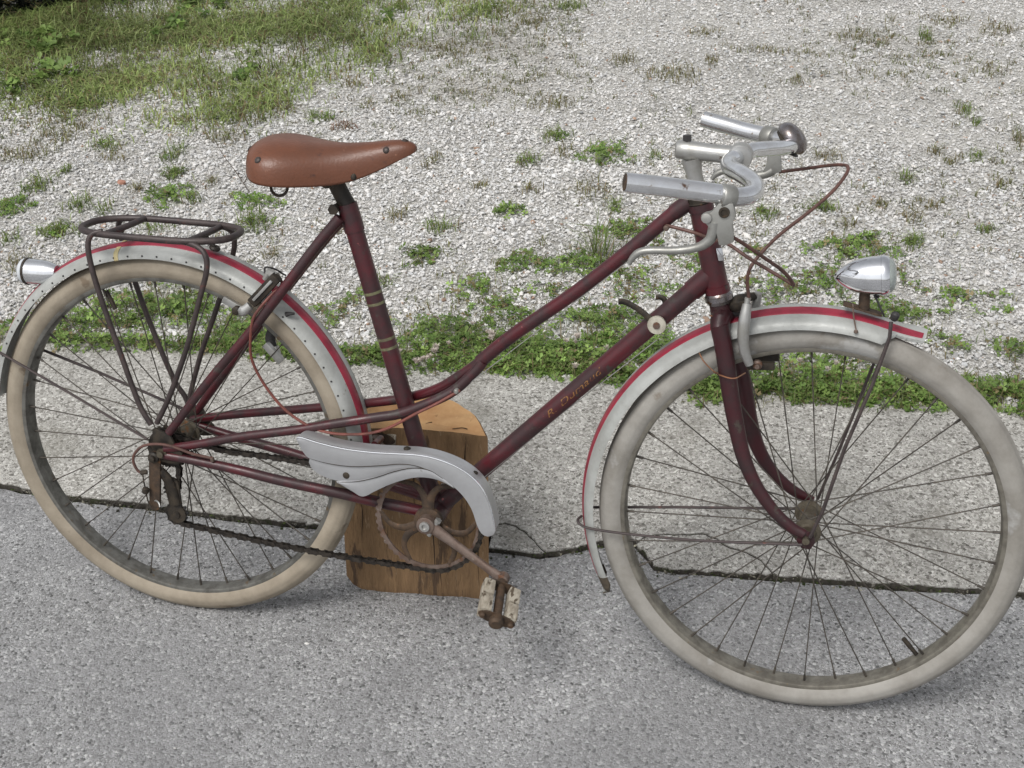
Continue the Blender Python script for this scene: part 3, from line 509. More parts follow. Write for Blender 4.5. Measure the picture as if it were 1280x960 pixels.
for (cx, cy, rx, ry, knd, label) in TUFTS:
    if knd == 'c': V, F, c = clover_patch(cx, cy, rx, ry, 1.0, .05, .03)
    elif knd == 'd': V, F, c = grass_patch(cx, cy, rx, ry, .55, .45, .045, (D1, D2))
    elif knd == 'r': V, F, c = grass_patch(cx, cy, rx, ry, .8, .2, .035, ((.20, .09, .06), (.26, .17, .09)))
    elif knd == 't': V, F, c = grass_patch(cx, cy, rx, ry, .5, .1, .15, (G1, G2))
    else: V, F, c = cat([grass_patch(cx, cy, rx, ry, .9, .12, .05), clover_patch(cx, cy, rx*.8, ry*.8, .5, .05, .03)])
    V = V-np.array([cx, cy, 0]); o = np_mesh('weed_tuft', V, F, c, leaf_m); o.location = (cx, cy, 0)
    tag(o, label, 'weed', 'weed tufts growing in the gravel')
ps = []
for (cx, cy, rx, ry, knd) in [(-1.4247, 1.7556, 0.0349, 0.0396, 'd'), (-1.2093, 1.6884, 0.0219, 0.0374, 'g'), (-1.0254, 1.3007, 0.0399, 0.0312, 'g'), (-0.9572, 1.3304, 0.0222, 0.0312, 'g'), (-0.9552, 1.4616, 0.0274, 0.0329, 'g'), (-0.7668, 1.3808, 0.0576, 0.0361, 'g'), (-1.0191, 1.1085, 0.0467, 0.0768, 'd'), (-1.1219, 1.2302, 0.0351, 0.0514, 'g'), (-0.7383, 1.5724, 0.0299, 0.0389, 'g'), (-0.7365, 1.7033, 0.0189, 0.0293, 'd'), (-0.9355, 1.6156, 0.0188, 0.0233, 'd'), (-1.1201, 1.8183, 0.0397, 0.0323, 'd'), (-0.0438, 1.2183, 0.0223, 0.0388, 'g'), (-0.2795, 1.4585, 0.0218, 0.0248, 'd'), (-0.3814, 1.3007, 0.0297, 0.0282, 'd'), (-0.1502, 1.9866, 0.0241, 0.0608, 'd'), (0.1795, 1.8479, 0.0344, 0.0333, 'd'), (0.0401, 1.8359, 0.0277, 0.0224, 'd'), (0.2298, 2.1272, 0.0339, 0.0495, 'd'), (0.7295, 3.1865, 0.1707, 0.0439, 'd'), (1.0583, 3.4051, 0.0985, 0.0557, 'd'), (1.3591, 3.6550, 0.0890, 0.0497, 'd'), (1.5578, 3.5956, 0.0756, 0.0967, 'd'), (1.5216, 3.1198, 0.0592, 0.0496, 'd'), (1.4051, 2.7150, 0.0252, 0.0430, 'g'), (1.4387, 2.6239, 0.0148, 0.0277, 'g'), (1.3590, 2.2793, 0.0209, 0.0303, 'd'), (1.3192, 2.3634, 0.0284, 0.0377, 'd'), (1.4289, 2.3425, 0.0281, 0.0434, 'g'), (1.4925, 2.1608, 0.0247, 0.0402, 'd'), (1.4360, 1.8412, 0.0253, 0.0200, 'g'), (1.5649, 2.4964, 0.0239, 0.0524, 'd'), (0.6035, 2.1114, 0.0189, 0.0297, 'g'), (0.8936, 2.2950, 0.0192, 0.0251, 'd'), (0.5017, 2.1518, 0.0239, 0.0305, 'g'), (0.4944, 3.3437, 0.0591, 0.0469, 'd'), (-0.3874, 2.9692, 0.0875, 0.0622, 'd'), (-0.3428, 3.1350, 0.0538, 0.0560, 'g'), (-0.5209, 3.0070, 0.0768, 0.0729, 'd'), (-0.6229, 2.8519, 0.0580, 0.0699, 'd'), (-0.6101, 2.5608, 0.0386, 0.0316, 'd'), (-0.4124, 2.4831, 0.0323, 0.0452, 'd'), (-0.4935, 2.3915, 0.0213, 0.0368, 'd'), (-0.7411, 2.3048, 0.0425, 0.0440, 'd'), (-0.8682, 2.2065, 0.0525, 0.0576, 'd'), (-0.8085, 2.3659, 0.0700, 0.0529, 'd'), (-1.0271, 2.1246, 0.0313, 0.0285, 'd'), (0.8765, 2.8955, 0.0269, 0.0394, 'd'), (0.5611, 3.0400, 0.0280, 0.0507, 'd'), (1.0790, 1.7959, 0.0256, 0.0301, 'd'), (1.1599, 1.9427, 0.0219, 0.0266, 'd'), (1.2993, 1.9719, 0.0262, 0.0321, 'd')]:
    ps.append(grass_patch(cx, cy, rx, ry, .5 if knd == 'd' else .8, .5 if knd == 'd' else .15, .035, (D1, D2) if knd == 'd' else (G1, G2)))
V, F, c = cat(ps); np_mesh('scattered_weeds', V, F, c, leaf_m, None, 'stuff')
# sparse single sprigs all over the yard
n = 15000; x = rng.uniform(-3, 2.3, n); y = rng.uniform(.85, 4.4, n); k = in_view(x, y) & (y > back_line(x)+.03) & (patch_noise(x, y, 3.0, 41) > rng.normal(.75, .5, n)); x, y = x[k], y[k]; n = len(x)
r8 = 7; x = np.repeat(x, r8)+rng.normal(0, .009, n*r8); y = np.repeat(y, r8)+rng.normal(0, .009, n*r8); n *= r8
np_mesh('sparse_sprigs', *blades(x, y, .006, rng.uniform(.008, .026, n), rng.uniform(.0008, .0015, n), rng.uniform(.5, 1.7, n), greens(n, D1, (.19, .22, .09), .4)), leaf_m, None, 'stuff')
# dark low hedge beyond the meadow, top left corner
def hedge():
    root = empty('hedge', (-2.237, 2.998, 0)); root.rotation_euler = (0, 0, 0.938); tag(root, 'dark hedge foot behind the grass in the far left corner', 'hedge')
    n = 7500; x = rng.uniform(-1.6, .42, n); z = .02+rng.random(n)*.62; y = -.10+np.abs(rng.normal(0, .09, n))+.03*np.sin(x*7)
    c = greens(n, (.022, .026, .02), (.05, .055, .04), .1)  # leaf tints mostly very dark, a few dry ones among them
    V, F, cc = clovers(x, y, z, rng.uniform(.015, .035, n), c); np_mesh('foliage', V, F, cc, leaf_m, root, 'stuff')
    mb = MB()
    for i in range(16):
        xx = -1.5+i*.12; mb.add(tube([(xx, .2, -.02), (xx+random.uniform(-.05, .05), .2+random.uniform(-.05, .05), .3), (xx+random.uniform(-.1, .1), .2, .55)], [.012, .008, .004], 6))
    obj('stems', mb, soil_m, root, 'stuff')
hedge()
# dead stalks and odd bits on the gravel
def stalk(pts, label):
    o = obj('dry_stalk', tube(smooth(pts, 5), [.0014, .0006], 5), rust_dark); tag(o, label, 'stalk', 'dry stalks on the gravel')
stalk([(-0.5956, 1.6558, 0.0080), (-0.6657, 1.7232, 0.0400), (-0.7162, 1.7611, 0.0700), (-0.7609, 1.8017, 0.1000)], 'long thin dry stalk leaning on the gravel behind the saddle')
stalk([(-0.6414, 1.7218, 0.0100), (-0.6440, 1.7690, 0.0300), (-0.6468, 1.8053, 0.0500)], 'short dry stalk crossing the longer one behind the saddle')
o = obj('clay_chip', lathe([(-.004, .004), (-.002, .013), (.004, .012), (.006, .004)], (-0.9911, 1.6353, 0.0160), (.2, .1, 1), 7), M('terracotta', srgb(176, 132, 114), srgb(160, 112, 92), 60, .4, .6, (.8, .9), 0, .4)); tag(o, 'small pinkish clay chip lying on the pale gravel at left', 'chip')

# ---------------------------------------------------------------- the bicycle (built upright in its own space, leant over as a whole)
R_, RC, RT = 0.32415, 0.30305, 0.02110
LEAN = math.radians(11)
bike = empty('bicycle', (0, 0, RT*(1-math.cos(LEAN)))); bike.rotation_euler = (-LEAN, 0, 0)
tag(bike, 'old maroon ladies bicycle with tan saddle and cream rear tyre leaning on a wood block', 'bicycle')
RW = V3((0, 0, R_)); FW = V3((1.0526, 0.0000, 0.3254))
AX = V3((-0.2708, 0.0000, 0.9626)); A0 = V3((0.9894, 0.0000, 0.3076))
def on_axis(z): return A0+AX*(z-A0[2])/AX[2]
BB = V3((.4575, 0, .2590))

# wheels -------------------------------------------------------------------
def wheel(C, tyre_m, rim_mat, hub_prof, hub_m, flange, fr_, dish, valve_a, phase):
    w = empty('wheel', (0, 0, 0), bike)
    pr = []
    for k in range(29):                                           # round casing with a ribbed tread
        t = -2.45+4.9*k/28; rr = RT
        if abs(t) < .62: rr += .0009*(1 if k % 2 else -1)
        if k in (5, 23): rr += .0007
        if k in (8, 20): rr += .0005
        pr.append((RC+rr*math.cos(t), rr*math.sin(t)))
    pr += [(RC-.019, .010), (RC-.019, -.010)]
    obj('tyre', revolve(pr, C, 0, 2*PI, 144, full=True), tyre_m, w, angle=60)
    rp = [(.2938, -.0150), (.2938, -.0130), (.2850, -.0124), (.2838, -.008), (.2832, 0), (.2838, .008), (.2850, .0124), (.2938, .0130), (.2938, .0150), (.2925, .0157), (.2840, .0157), (.2826, .0150), (.2818, .0125), (.2808, .007), (.2804, 0), (.2808, -.007), (.2818, -.0125), (.2826, -.0150), (.2840, -.0157), (.2925, -.0157)]
    obj('rim', revolve(rp, C, 0, 2*PI, 144, full=True), rim_mat, w, angle=45)
    obj('hub', lathe(hub_prof, C, (0, 1, 0), 24), hub_m, w)
    sp_m = None
    for i in range(36):
        a = 2*PI*(i+.5)/36; side = -1 if i % 2 else 1; ah = a+(1 if (i//2) % 2 else -1)*1.02+phase
        p0 = C+V3((fr_*math.cos(ah), flange*side+dish, fr_*math.sin(ah))); p1 = C+V3((.2815*math.cos(a), .003*side, .2815*math.sin(a)))
        mb = MB(); mb.add(tube([p0, p1], .00105, 6)); d = unit(p1-p0); mb.add(tube([p1-d*.012, p1+d*.002], .0021, 6))
        obj('spoke', mb, spoke_m, w, recalc=False)
    a = valve_a; d = V3((math.cos(a), 0, math.sin(a)))
    obj('valve', tube([C+d*.277, C+d*.262, C+d*.2615, C+d*.243], [.0036, .0036, .0042, .0038], 8), grime, w)
    return w
fhub = [(-.066, .004), (-.066, .0055), (-.058, .0055), (-.058, .0085), (-.053, .0085), (-.053, .006), (-.040, .006), (-.040, .0125), (-.036, .015), (-.0345, .0215), (-.0315, .0215), (-.030, .0155), (-.012, .0135), (.012, .0135), (.030, .0155), (.0315, .0215), (.0345, .0215), (.036, .015), (.040, .0125), (.040, .006), (.053, .006), (.053, .0085), (.058, .0085), (.058, .0055), (.066, .0055)]
rhub = [(-.072, .004), (-.072, .0055), (-.066, .0055), (-.066, .009), (-.059, .009), (-.059, .006), (-.052, .006), (-.052, .014), (-.030, .014), (-.027, .0245), (-.0235, .0245), (-.022, .0195), (0, .018), (.024, .0195), (.0255, .0245), (.029, .0245), (.031, .014), (.045, .012), (.045, .006), (.056, .006), (.056, .009), (.063, .009), (.063, .0055), (.070, .0055)]
hub_rust = M('tarnished_hub', srgb(98, 92, 80), srgb(76, 68, 56), 70, .4, .62, (.45, .65), .35, .3, 500, (srgb(112, 78, 50), .6, 60))
wheel(RW, tyre_tan, rim_m, rhub, hub_rust, .026, .0225, 0, 2.0, .05)
wheel(FW, tyre_grey, rim_f, fhub, hub_rust, .033, .019, 0, math.radians(-47), .02)

# frame --------------------------------------------------------------------
frame = empty('frame', (0, 0, 0), bike)
seat_top = (0.3098, -0.0000, 0.7588); seat_top = V3((seat_top[0], 0, seat_top[2]))
obj('seat_tube', tube([seat_top, BB], .0143, 20), paint, frame)
dt_top = V3((0.8740, 0.0000, 0.7062)); obj('down_tube', tube([BB, dt_top], .0143, 20), paint, frame)
mb = MB(); mb.add(tube([on_axis(.681), on_axis(.807)], .0172, 22))
for z0, z1 in ((.679, .689), (.799, .809)): mb.add(tube([on_axis(z0), on_axis(z1)], .0186, 22))
obj('head_tube', mb, paint, frame)
main = [(0.8331, 0.0000, 0.8102), (0.8200, 0.0000, 0.8001), (0.7404, -0.0000, 0.7197), (0.6681, 0.0000, 0.6524), (0.5800, 0.0000, 0.5789), (0.5261, 0.0000, 0.5269)]
obj('top_tube', tube(smooth(main, 5), .0107, 16), paint, frame)
for s, pts in ((-1, [(0.5323, -0.0040, 0.5291), (0.5203, -0.0060, 0.5123), (0.4896, -0.0110, 0.4793), (0.4545, -0.0180, 0.4571), (0.4021, -0.0230, 0.4316), (0.3664, -0.0270, 0.4223), (0.3023, -0.0380, 0.4079), (0.2364, -0.0460, 0.3912), (0.1377, -0.0540, 0.3685), (0.0675, -0.0580, 0.3478), (0.0039, -0.0600, 0.3312)]),
               (1, [(0.5327, 0.0040, 0.5329), (0.5181, 0.0060, 0.5184), (0.4844, 0.0110, 0.4894), (0.4522, 0.0170, 0.4652), (0.4059, 0.0230, 0.4431), (0.3473, 0.0280, 0.4245), (0.2362, 0.0420, 0.3946), (0.0881, 0.0540, 0.3588), (0.0104, 0.0580, 0.3388), (-0.0059, 0.0600, 0.3343)])):
    obj('lateral_stay', tube(smooth(pts, 5), [.0085, .0085, .008, .0075, .007], 14), paint, frame)
for s, pts in ((-1, [(0.3038, -0.0160, 0.7420), (0.2674, -0.0260, 0.6956), (0.2207, -0.0400, 0.6303), (0.1660, -0.0480, 0.5567), (0.0903, -0.0560, 0.4633), (0.0139, -0.0610, 0.3620)]),
               (1, [(0.3062, 0.0160, 0.7420), (0.2594, 0.0280, 0.6907), (0.1975, 0.0440, 0.6134), (0.1416, 0.0500, 0.5394), (0.0379, 0.0580, 0.3977), (0.0036, 0.0610, 0.3503)])):
    obj('seat_stay', tube(smooth(pts, 5), [.0088, .0082, .0075, .0068], 14), paint, frame)
for s, pts in ((-1, [(0.0031, -0.0600, 0.3194), (0.0655, -0.0580, 0.3155), (0.1353, -0.0550, 0.3080), (0.2058, -0.0490, 0.2964), (0.3054, -0.0360, 0.2815), (0.3617, -0.0270, 0.2709), (0.4077, -0.0200, 0.2641), (0.4429, -0.0140, 0.2577)]),
               (1, [(-0.0004, 0.0600, 0.3259), (0.0657, 0.0560, 0.3152), (0.1613, 0.0500, 0.3036), (0.2669, 0.0400, 0.2897), (0.3862, 0.0240, 0.2754), (0.4313, 0.0140, 0.2720)])):
    obj('chain_stay', tube(smooth(pts, 5), [.0075, .0085, .0095, .0098], 14), paint, frame)
mb = MB(); mb.add(lathe([(-.036, .020), (-.0355, .0212), (.0355, .0212), (.036, .020)], BB, (0, 1, 0), 24)); obj('bottom_bracket', mb, paint, frame)
# lugs: slightly proud sleeves at the joints
mb = MB()
sd_ = unit(BB-seat_top); mb.add(tube([seat_top-sd_*.002, seat_top+sd_*.042], .0160, 20))
obj('seat_lug', mb, paint, frame)
dd = unit(dt_top-BB); obj('down_tube_lug', tube([dt_top-dd*.040, dt_top+dd*.004], .0160, 20), paint, frame)
m0, m1 = V3((0.8331, 0.0000, 0.8102)), V3((0.8113, 0.0000, 0.7917)); obj('top_tube_lug', tube([m0, m1], .0123, 16), paint, frame)
for px, py in ((0, 0), (1, 0), (2, 0), (3, 0)):
    c = V3([(0.3473, 0.0000, 0.6216), (0.3518, 0.0000, 0.6043), (0.3687, -0.0000, 0.5481), (0.3726, 0.0000, 0.5330)][px]); q = seat_top+sd_*((c-seat_top)@sd_)
    obj('pinstripe', tube([q-sd_*.0022, q+sd_*.0022], .01455, 20), olive, frame)
for s in (-1, 1):
    y = .060*s; ax0 = RW+V3((0, y, 0))
    poly = [ax0+V3(p) for p in ((-.012, 0, -.016), (.014, 0, -.018), (.034, 0, -.014), (.036, 0, .004), (.026, 0, .012), (.016, 0, .034), (.002, 0, .038), (-.010, 0, .044), (-.016, 0, .040), (-.016, 0, .012))]
    obj('dropout', prism([p-V3((0, .0022, 0)) for p in poly], (0, .0044, 0)), grime, frame, bevel=.0008)
mb = MB(); a, b_ = V3((0.3574, -0.0200, 0.3696)), V3((0.3544, 0.0200, 0.3636)); mb.add(tube([a, b_], .006, 10)); obj('stay_bridge', mb, paint, frame)
mb = MB(); c = seat_top+sd_*.004+V3((-.016, 0, .0)); mb.add(tube([c+V3((0, -.018, 0)), c+V3((0, .018, 0))], .0062, 12)); mb.add(tube([c+V3((0, -.0235, 0)), c+V3((0, -.018, 0))], .0085, 6)); obj('seat_bolt', mb, grime, frame)
# gold script on the down tube: curved strokes hugging the side of the tube
def tube_text(txt, p_start, p_end, h, r, centre):
    cu = bpy.data.curves.new('lettering', 'FONT'); cu.body = txt; cu.size = 1; cu.shear = .35; cu.space_character = 1.05
    to = bpy.data.objects.new('lettering', cu); COL.objects.link(to); dg = bpy.context.evaluated_depsgraph_get(); me = bpy.data.meshes.new_from_object(to.evaluated_get(dg)); bpy.data.objects.remove(to, do_unlink=True)
    bm = bmesh.new(); bm.from_mesh(me); bmesh.ops.triangulate(bm, faces=bm.faces); bmesh.ops.subdivide_edges(bm, edges=bm.edges, cuts=2)
    xs = [v.co.x for v in bm.verts]; x0, x1 = min(xs), max(xs); d = V3(p_end)-V3(p_start); Ln = np.linalg.norm(d); d = d/Ln
    up = unit(np.cross(d, V3((0, 1, 0)))); up = up if up[2] > 0 else -up
    for v in bm.verts:
        u = (v.co.x-x0)/(x1-x0)*Ln; w = (v.co.y-.35)*h; a = w/r+centre
        v.co = Vector(V3(p_start)+d*u+(r+.0004)*(math.sin(a)*up+math.cos(a)*V3((0, -1, 0))))
    bm.to_mesh(me); bm.free(); return link_mesh('lettering', me, gold, frame)
line = lambda t: BB+(dt_top-BB)*t
def tpar(p): d = dt_top-BB; return float((V3(p)-BB)@d/(d@d))
tube_text('R. Dumaud', line(tpar((0.6367, 0.0000, 0.4583))), line(tpar((0.7186, -0.0000, 0.5460))), .0135, .0143, .05)
# headset, fork
obj('headset_cup', tube([on_axis(.681), on_axis(.676), on_axis(.6755), on_axis(.668), on_axis(.667), on_axis(.663)], [.0175, .0200, .0208, .0208, .0185, .0178], 22), chrome_worn, frame)
mb = MB(); mb.add(tube([on_axis(.808), on_axis(.811), on_axis(.812), on_axis(.822), on_axis(.8225), on_axis(.828)], [.0175, .019, .0175, .0175, .0165, .0150], 20)); mb.add(tube([on_axis(.8285), on_axis(.836)], .0172, 6)); obj('headset_nut', mb, grime, frame)
fork = empty('fork', (0, 0, 0), bike)
mb = MB(); cr = on_axis(.648)
mb.add(tube([on_axis(.6625), on_axis(.640)], [.0165, .0172], 20))
mb.add(tube([cr+V3((0, -.034, -.016)), cr+V3((0, -.026, -.006)), cr+V3((0, 0, -.002)), cr+V3((0, .026, -.006)), cr+V3((0, .034, -.016))], [.0125, .0145, .0155, .0145, .0125], 14))
obj('crown', mb, fork_paint, fork)
for s, pts in ((-1, [cr+V3((0, -.0335, -.008)), (0.9048, -0.0360, 0.6002), (0.9194, -0.0400, 0.5379), (0.9319, -0.0430, 0.4919), (0.9473, -0.0470, 0.4436), (0.9692, -0.0510, 0.4024), (0.9991, -0.0540, 0.3655), (1.0289, -0.0560, 0.3415), (1.0488, -0.0570, 0.3330)]),
               (1, [cr+V3((0, .0335, -.008)), (0.9290, 0.0370, 0.5382), (0.9492, 0.0430, 0.4587), (0.9681, 0.0460, 0.4124), (0.9921, 0.0500, 0.3782), (1.0231, 0.0540, 0.3517), (1.0556, 0.0570, 0.3354)])):
    obj('fork_blade', tube(smooth(pts, 5), [.0138, .0132, .0122, .0105, .009, .008], 16, sx=.82), fork_paint, fork)
    t = FW+V3((0, s*.056, 0)); obj('fork_end', prism([t+V3(p)-V3((0, .0025, 0)) for p in ((-.012, 0, .010), (-.004, 0, .014), (.010, 0, .010), (.014, 0, -.004), (.008, 0, -.016), (-.006, 0, -.015), (-.014, 0, -.004))], (0, .005, 0)), fork_paint, fork, bevel=.001)
badge = V3((0.8841, -0.0130, 0.7399)); mb = MB(); mb.add(box(badge, V3((.0006, -.0012, 0)), V3((.0042, .0022, 0)), AX*.0095)); obj('head_badge', mb, alu_bright, frame, bevel=.001)
for pts in ([(0.8774, -0.0200, 0.6488), (0.8854, -0.0300, 0.6492), (0.8979, -0.0320, 0.6414), (0.9075, -0.0280, 0.6338)], [(0.8916, -0.0340, 0.5665), (0.9063, -0.0540, 0.5694), (0.9241, -0.0580, 0.5693), (0.9389, -0.0500, 0.5769)], [(0.8676, -0.0280, 0.5917), (0.8763, -0.0350, 0.5814), (0.8919, -0.0400, 0.5700), (0.8990, -0.0540, 0.5735)]):
    obj('binding_wire', tube(smooth(pts, 5), .0011, 6), copper, fork)

# mudguards ------------------------------------------------------------------
TR, TF = .23, .30                                                     # old pressed guards, knocked a little out of true
GP = [(.3285, -.0275), (.3345, -.0262), (.3385, -.0222), (.3405, -.0162), (.3415, -.0090), (.3420, 0), (.3415, .0090), (.3405, .0162), (.3385, .0222), (.3345, .0262), (.3285, .0275)]
def gp(t): return [(r+t*y, y) for r, y in GP]
def grow(p, d): return [(r+d*(1 if abs(y) < .024 else .4), y+math.copysign(d, y)*(1 if abs(y) > .015 else 0)) for r, y in p]
def mudguard(C, off, TILT, a0, a1, n, tip0=None, tip1=None):
    C = C+V3(off); inner = [(r-.0012 if abs(y) < .02 else r, y*(.95)) for r, y in gp(TILT)][::-1]
    def fn(a, r, y):
        rc_ = .342+TILT*y
        if tip1 is not None and a < a0+tip1[0]:
            t = (a0+tip1[0]-a)/tip1[0]; cut = max(0, 1-7*t); y2 = -.0105+(y+.0105)*cut if y < -.0105 else y*(1-t**2*.35); r2 = rc_-(rc_-r)*(max(.12, cut) if y < 0 else max(.2, 1-1.2*t))+tip1[1]*t*t; return r2, y2*(1-.12*t*t)
        if tip0 is not None and a > a1-tip0[0]:
            t = (a-(a1-tip0[0]))/tip0[0]; k = 1-t**2.2*.9; return rc_-(rc_-r)*(1-.92*t)+tip0[1]*t*t, y*k
        return r, y
    g = obj('mudguard', revolve(gp(TILT)+inner, C, a0, a1, n, fn=fn), guard_m, bike, angle=50)
    st = [(.3415, -.0088), (.3424, -.0080), (.3431, 0), (.3424, .0080), (.3415, .0088), (.3405, .0080), (.3405, -.0080)]
    st = [(r+TILT*y, y) for r, y in st]
    def fs(a, r, y):
        q = fn(a, .342+TILT*y, y); return q[0]+(r-.342-TILT*y), q[1]
    obj('red_stripe', revolve(st, C, a0+.012, a1-.03, n, fn=fs), stripe_m, g, angle=50)
    return g, C, fn
rg, RGC, rfn = mudguard(RW, (-.003, 0, .001), TR, math.radians(-9), math.radians(175), 100)
fg, FGC, ffn = mudguard(FW, (-.010, 0, -.001), TF, math.radians(66), math.radians(210.6), 110, tip0=(math.radians(3.8), 0), tip1=(math.radians(8.5), .008))
def rivets(C, a0, a1, n, par):
    mb = MB()
    for i in range(n):
        a = a0+(a1-a0)*i/(n-1); d = V3((math.cos(a), 0, math.sin(a))); mb.add(lathe([(-.001, .0017), (.0006, .0017), (.0010, .0008)], C+d*.3268+V3((0, -.0267, 0)), (0, -1, 0), 6))
    obj('rivet_holes', mb, black, par, 'stuff')
rivets(RGC, math.radians(0), math.radians(158), 36, rg)
t0 = math.radians(103); tp = grow(gp(TR)[:8], .0008); obj('tape_strip', revolve(tp+[(r-.0012, y*.97) for r, y in gp(TR)[:8]][::-1], RGC, t0-.010, t0+.014, 3), tape, rg)
gt = grow(gp(TF), .0010); obj('guard_tip', revolve(gt+[(r-.0012, y*.95) for r, y in gp(TF)][::-1], FGC, math.radians(204.2), math.radians(210.7), 10, fn=ffn), M('guard_tip_leather', srgb(62, 55, 46), srgb(84, 75, 62), 60, .4, .6, (.7, .85), 0, .4), fg)
# mudguard stays
mb = MB(); mb.add(tube([(-0.3204, -0.0290, 0.4594), (-0.1690, -0.0450, 0.4011), (-0.0237, -0.0660, 0.3475)], .0023, 8)); obj('stay', mb, dark_steel, rg)
obj('stay', tube([(-0.3144, 0.0280, 0.4579), (-0.1752, 0.0450, 0.4090), (-0.0132, 0.0640, 0.3469)], .0026, 8), dark_steel, rg)
obj('stay', tube(smooth([(0.7019, -0.0100, 0.2878), (0.6983, -0.0240, 0.2871), (0.7049, -0.0300, 0.2825), (0.7235, -0.0320, 0.2793), (0.7882, -0.0380, 0.2825), (0.9012, -0.0500, 0.2952), (1.0482, -0.0640, 0.3189)], 4), .0022, 8), dark_steel, fg)
obj('stay', tube([(0.7116, 0.0280, 0.2865), (0.8516, 0.0450, 0.2993), (1.0535, 0.0620, 0.3186)], .0024, 8), dark_steel, fg)
obj('stay', tube([(1.1328, -0.0280, 0.6700), (1.1334, -0.0340, 0.6481), (1.1179, -0.0450, 0.5772), (1.0914, -0.0560, 0.4804), (1.0712, -0.0620, 0.3763), (1.0574, -0.0640, 0.3325)], .0028, 8), dark_steel, fg)
obj('stay', tube([(1.1432, 0.0300, 0.6644), (1.1241, 0.0360, 0.6005), (1.0876, 0.0540, 0.4323), (1.0639, 0.0620, 0.3371)], .0024, 8), dark_steel, fg)
obj('stay_bolt', lathe([(0, .004), (.004, .0062), (.010, .0062), (.0125, .004)], V3((1.1358, -0.0180, 0.6730))+V3((0, 0, -.004)), (.25, -.1, 1), 12), black, fg)
mb = MB(); mb.add(tube([(1.0780, -0.0040, 0.6827), (1.0810, -0.0200, 0.6688), (1.0863, -0.0285, 0.6529)], .0012, 6)); mb.add(lathe([(0, .0025), (.002, .0034), (.004, .002)], (1.0866, -0.0280, 0.6504), (0, -1, 0), 8)); obj('lamp_wire', mb, rust, fg)

# carrier ------------------------------------------------------------------
rack = empty('luggage_rack', (0, 0, 0), bike); RZ = .690
loop = []
for k in range(48):
    a = 2*PI*k/48; ca, sa = math.cos(a), math.sin(a); ex = .5
    loop.append(V3((-.008+.132*math.copysign(abs(ca)**.62, ca), .056*math.copysign(abs(sa)**.75, sa), RZ+.0035*ca)))
obj('top_loop', tube(loop, .0057, 12, closed=True), dark_steel, rack)
for x in (-.072, .066): obj('cross_bar', tube(smooth([V3((x-.004, -.050, RZ)), V3((x, -.025, RZ)), V3((x+.004, 0, RZ)), V3((x+.008, .050, RZ))], 4), .0052, 10), dark_steel, rack)
for pts in ([(-0.0833, -0.0500, 0.6930), (-0.0991, -0.0550, 0.6875), (-0.1048, -0.0600, 0.6713), (-0.1012, -0.0620, 0.6379), (-0.0885, -0.0630, 0.5860), (-0.0616, -0.0640, 0.4964), (-0.0339, -0.0650, 0.4089), (-0.0149, -0.0650, 0.3742)],
            [(0.0504, -0.0500, 0.6901), (0.0816, -0.0560, 0.6857), (0.0981, -0.0610, 0.6732), (0.0989, -0.0630, 0.6479), (0.0860, -0.0640, 0.6050), (0.0575, -0.0650, 0.5163), (0.0221, -0.0650, 0.4302), (-0.0045, -0.0650, 0.3785)],
            [(-0.0935, 0.0500, 0.6907), (-0.1122, 0.0560, 0.6807), (-0.1164, 0.0600, 0.6573), (-0.0975, 0.0620, 0.5776), (-0.0668, 0.0630, 0.4802), (-0.0367, 0.0640, 0.4024), (-0.0195, 0.0650, 0.3743), (-0.0126, 0.0640, 0.3560)],
            [(0.0734, 0.0480, 0.6917), (0.0892, 0.0550, 0.6807), (0.0900, 0.0600, 0.6579), (0.0803, 0.0620, 0.6236), (0.0493, 0.0630, 0.5391), (0.0179, 0.0640, 0.4606), (-0.0066, 0.0650, 0.3864), (-0.0111, 0.0640, 0.3562)]):
    obj('leg', tube(smooth(pts, 5), .0046, 10), dark_steel, rack)
mb = MB(); mb.add(lathe([(0, .008), (.003, .0095), (.006, .007)], V3((0.0837, 0.0000, 0.6694))-V3((0, 0, .004)), (.3, 0, 1), 12)); mb.add(tube([V3((0.0837, 0.0000, 0.6694)), V3((.066, 0, RZ))], .004, 8)); obj('rack_bolt', mb, grime, rack)
mb = MB(); mb.add(tube([V3((-.074, .0, RZ)), V3((-.080, 0, RZ-.012)), V3((-.08, 0, RZ-.020))], .0045, 8)); obj('rack_clip', mb, grime, rack)

# tail lamp ----------------------------------------------------------------
tl = empty('tail_lamp', (0, 0, 0), bike); tc = V3((-0.2323, -0.0000, 0.5960)); ta = unit((-1, 0, -.04))
obj('housing', lathe([(-.030, .013), (-.012, .0195), (.010, .0212), (.022, .0218)], tc, ta, 20), alu_bright, tl)
obj('bezel', lathe([(.0222, .0212), (.0222, .0230), (.0262, .0230), (.0262, .0212)], tc, ta, 20), grime, tl)
obj('lens', lathe([(.0262, .0212), (.033, .0208), (.0365, .017), (.038, .006)], tc, ta, 20), lens_grey, tl)
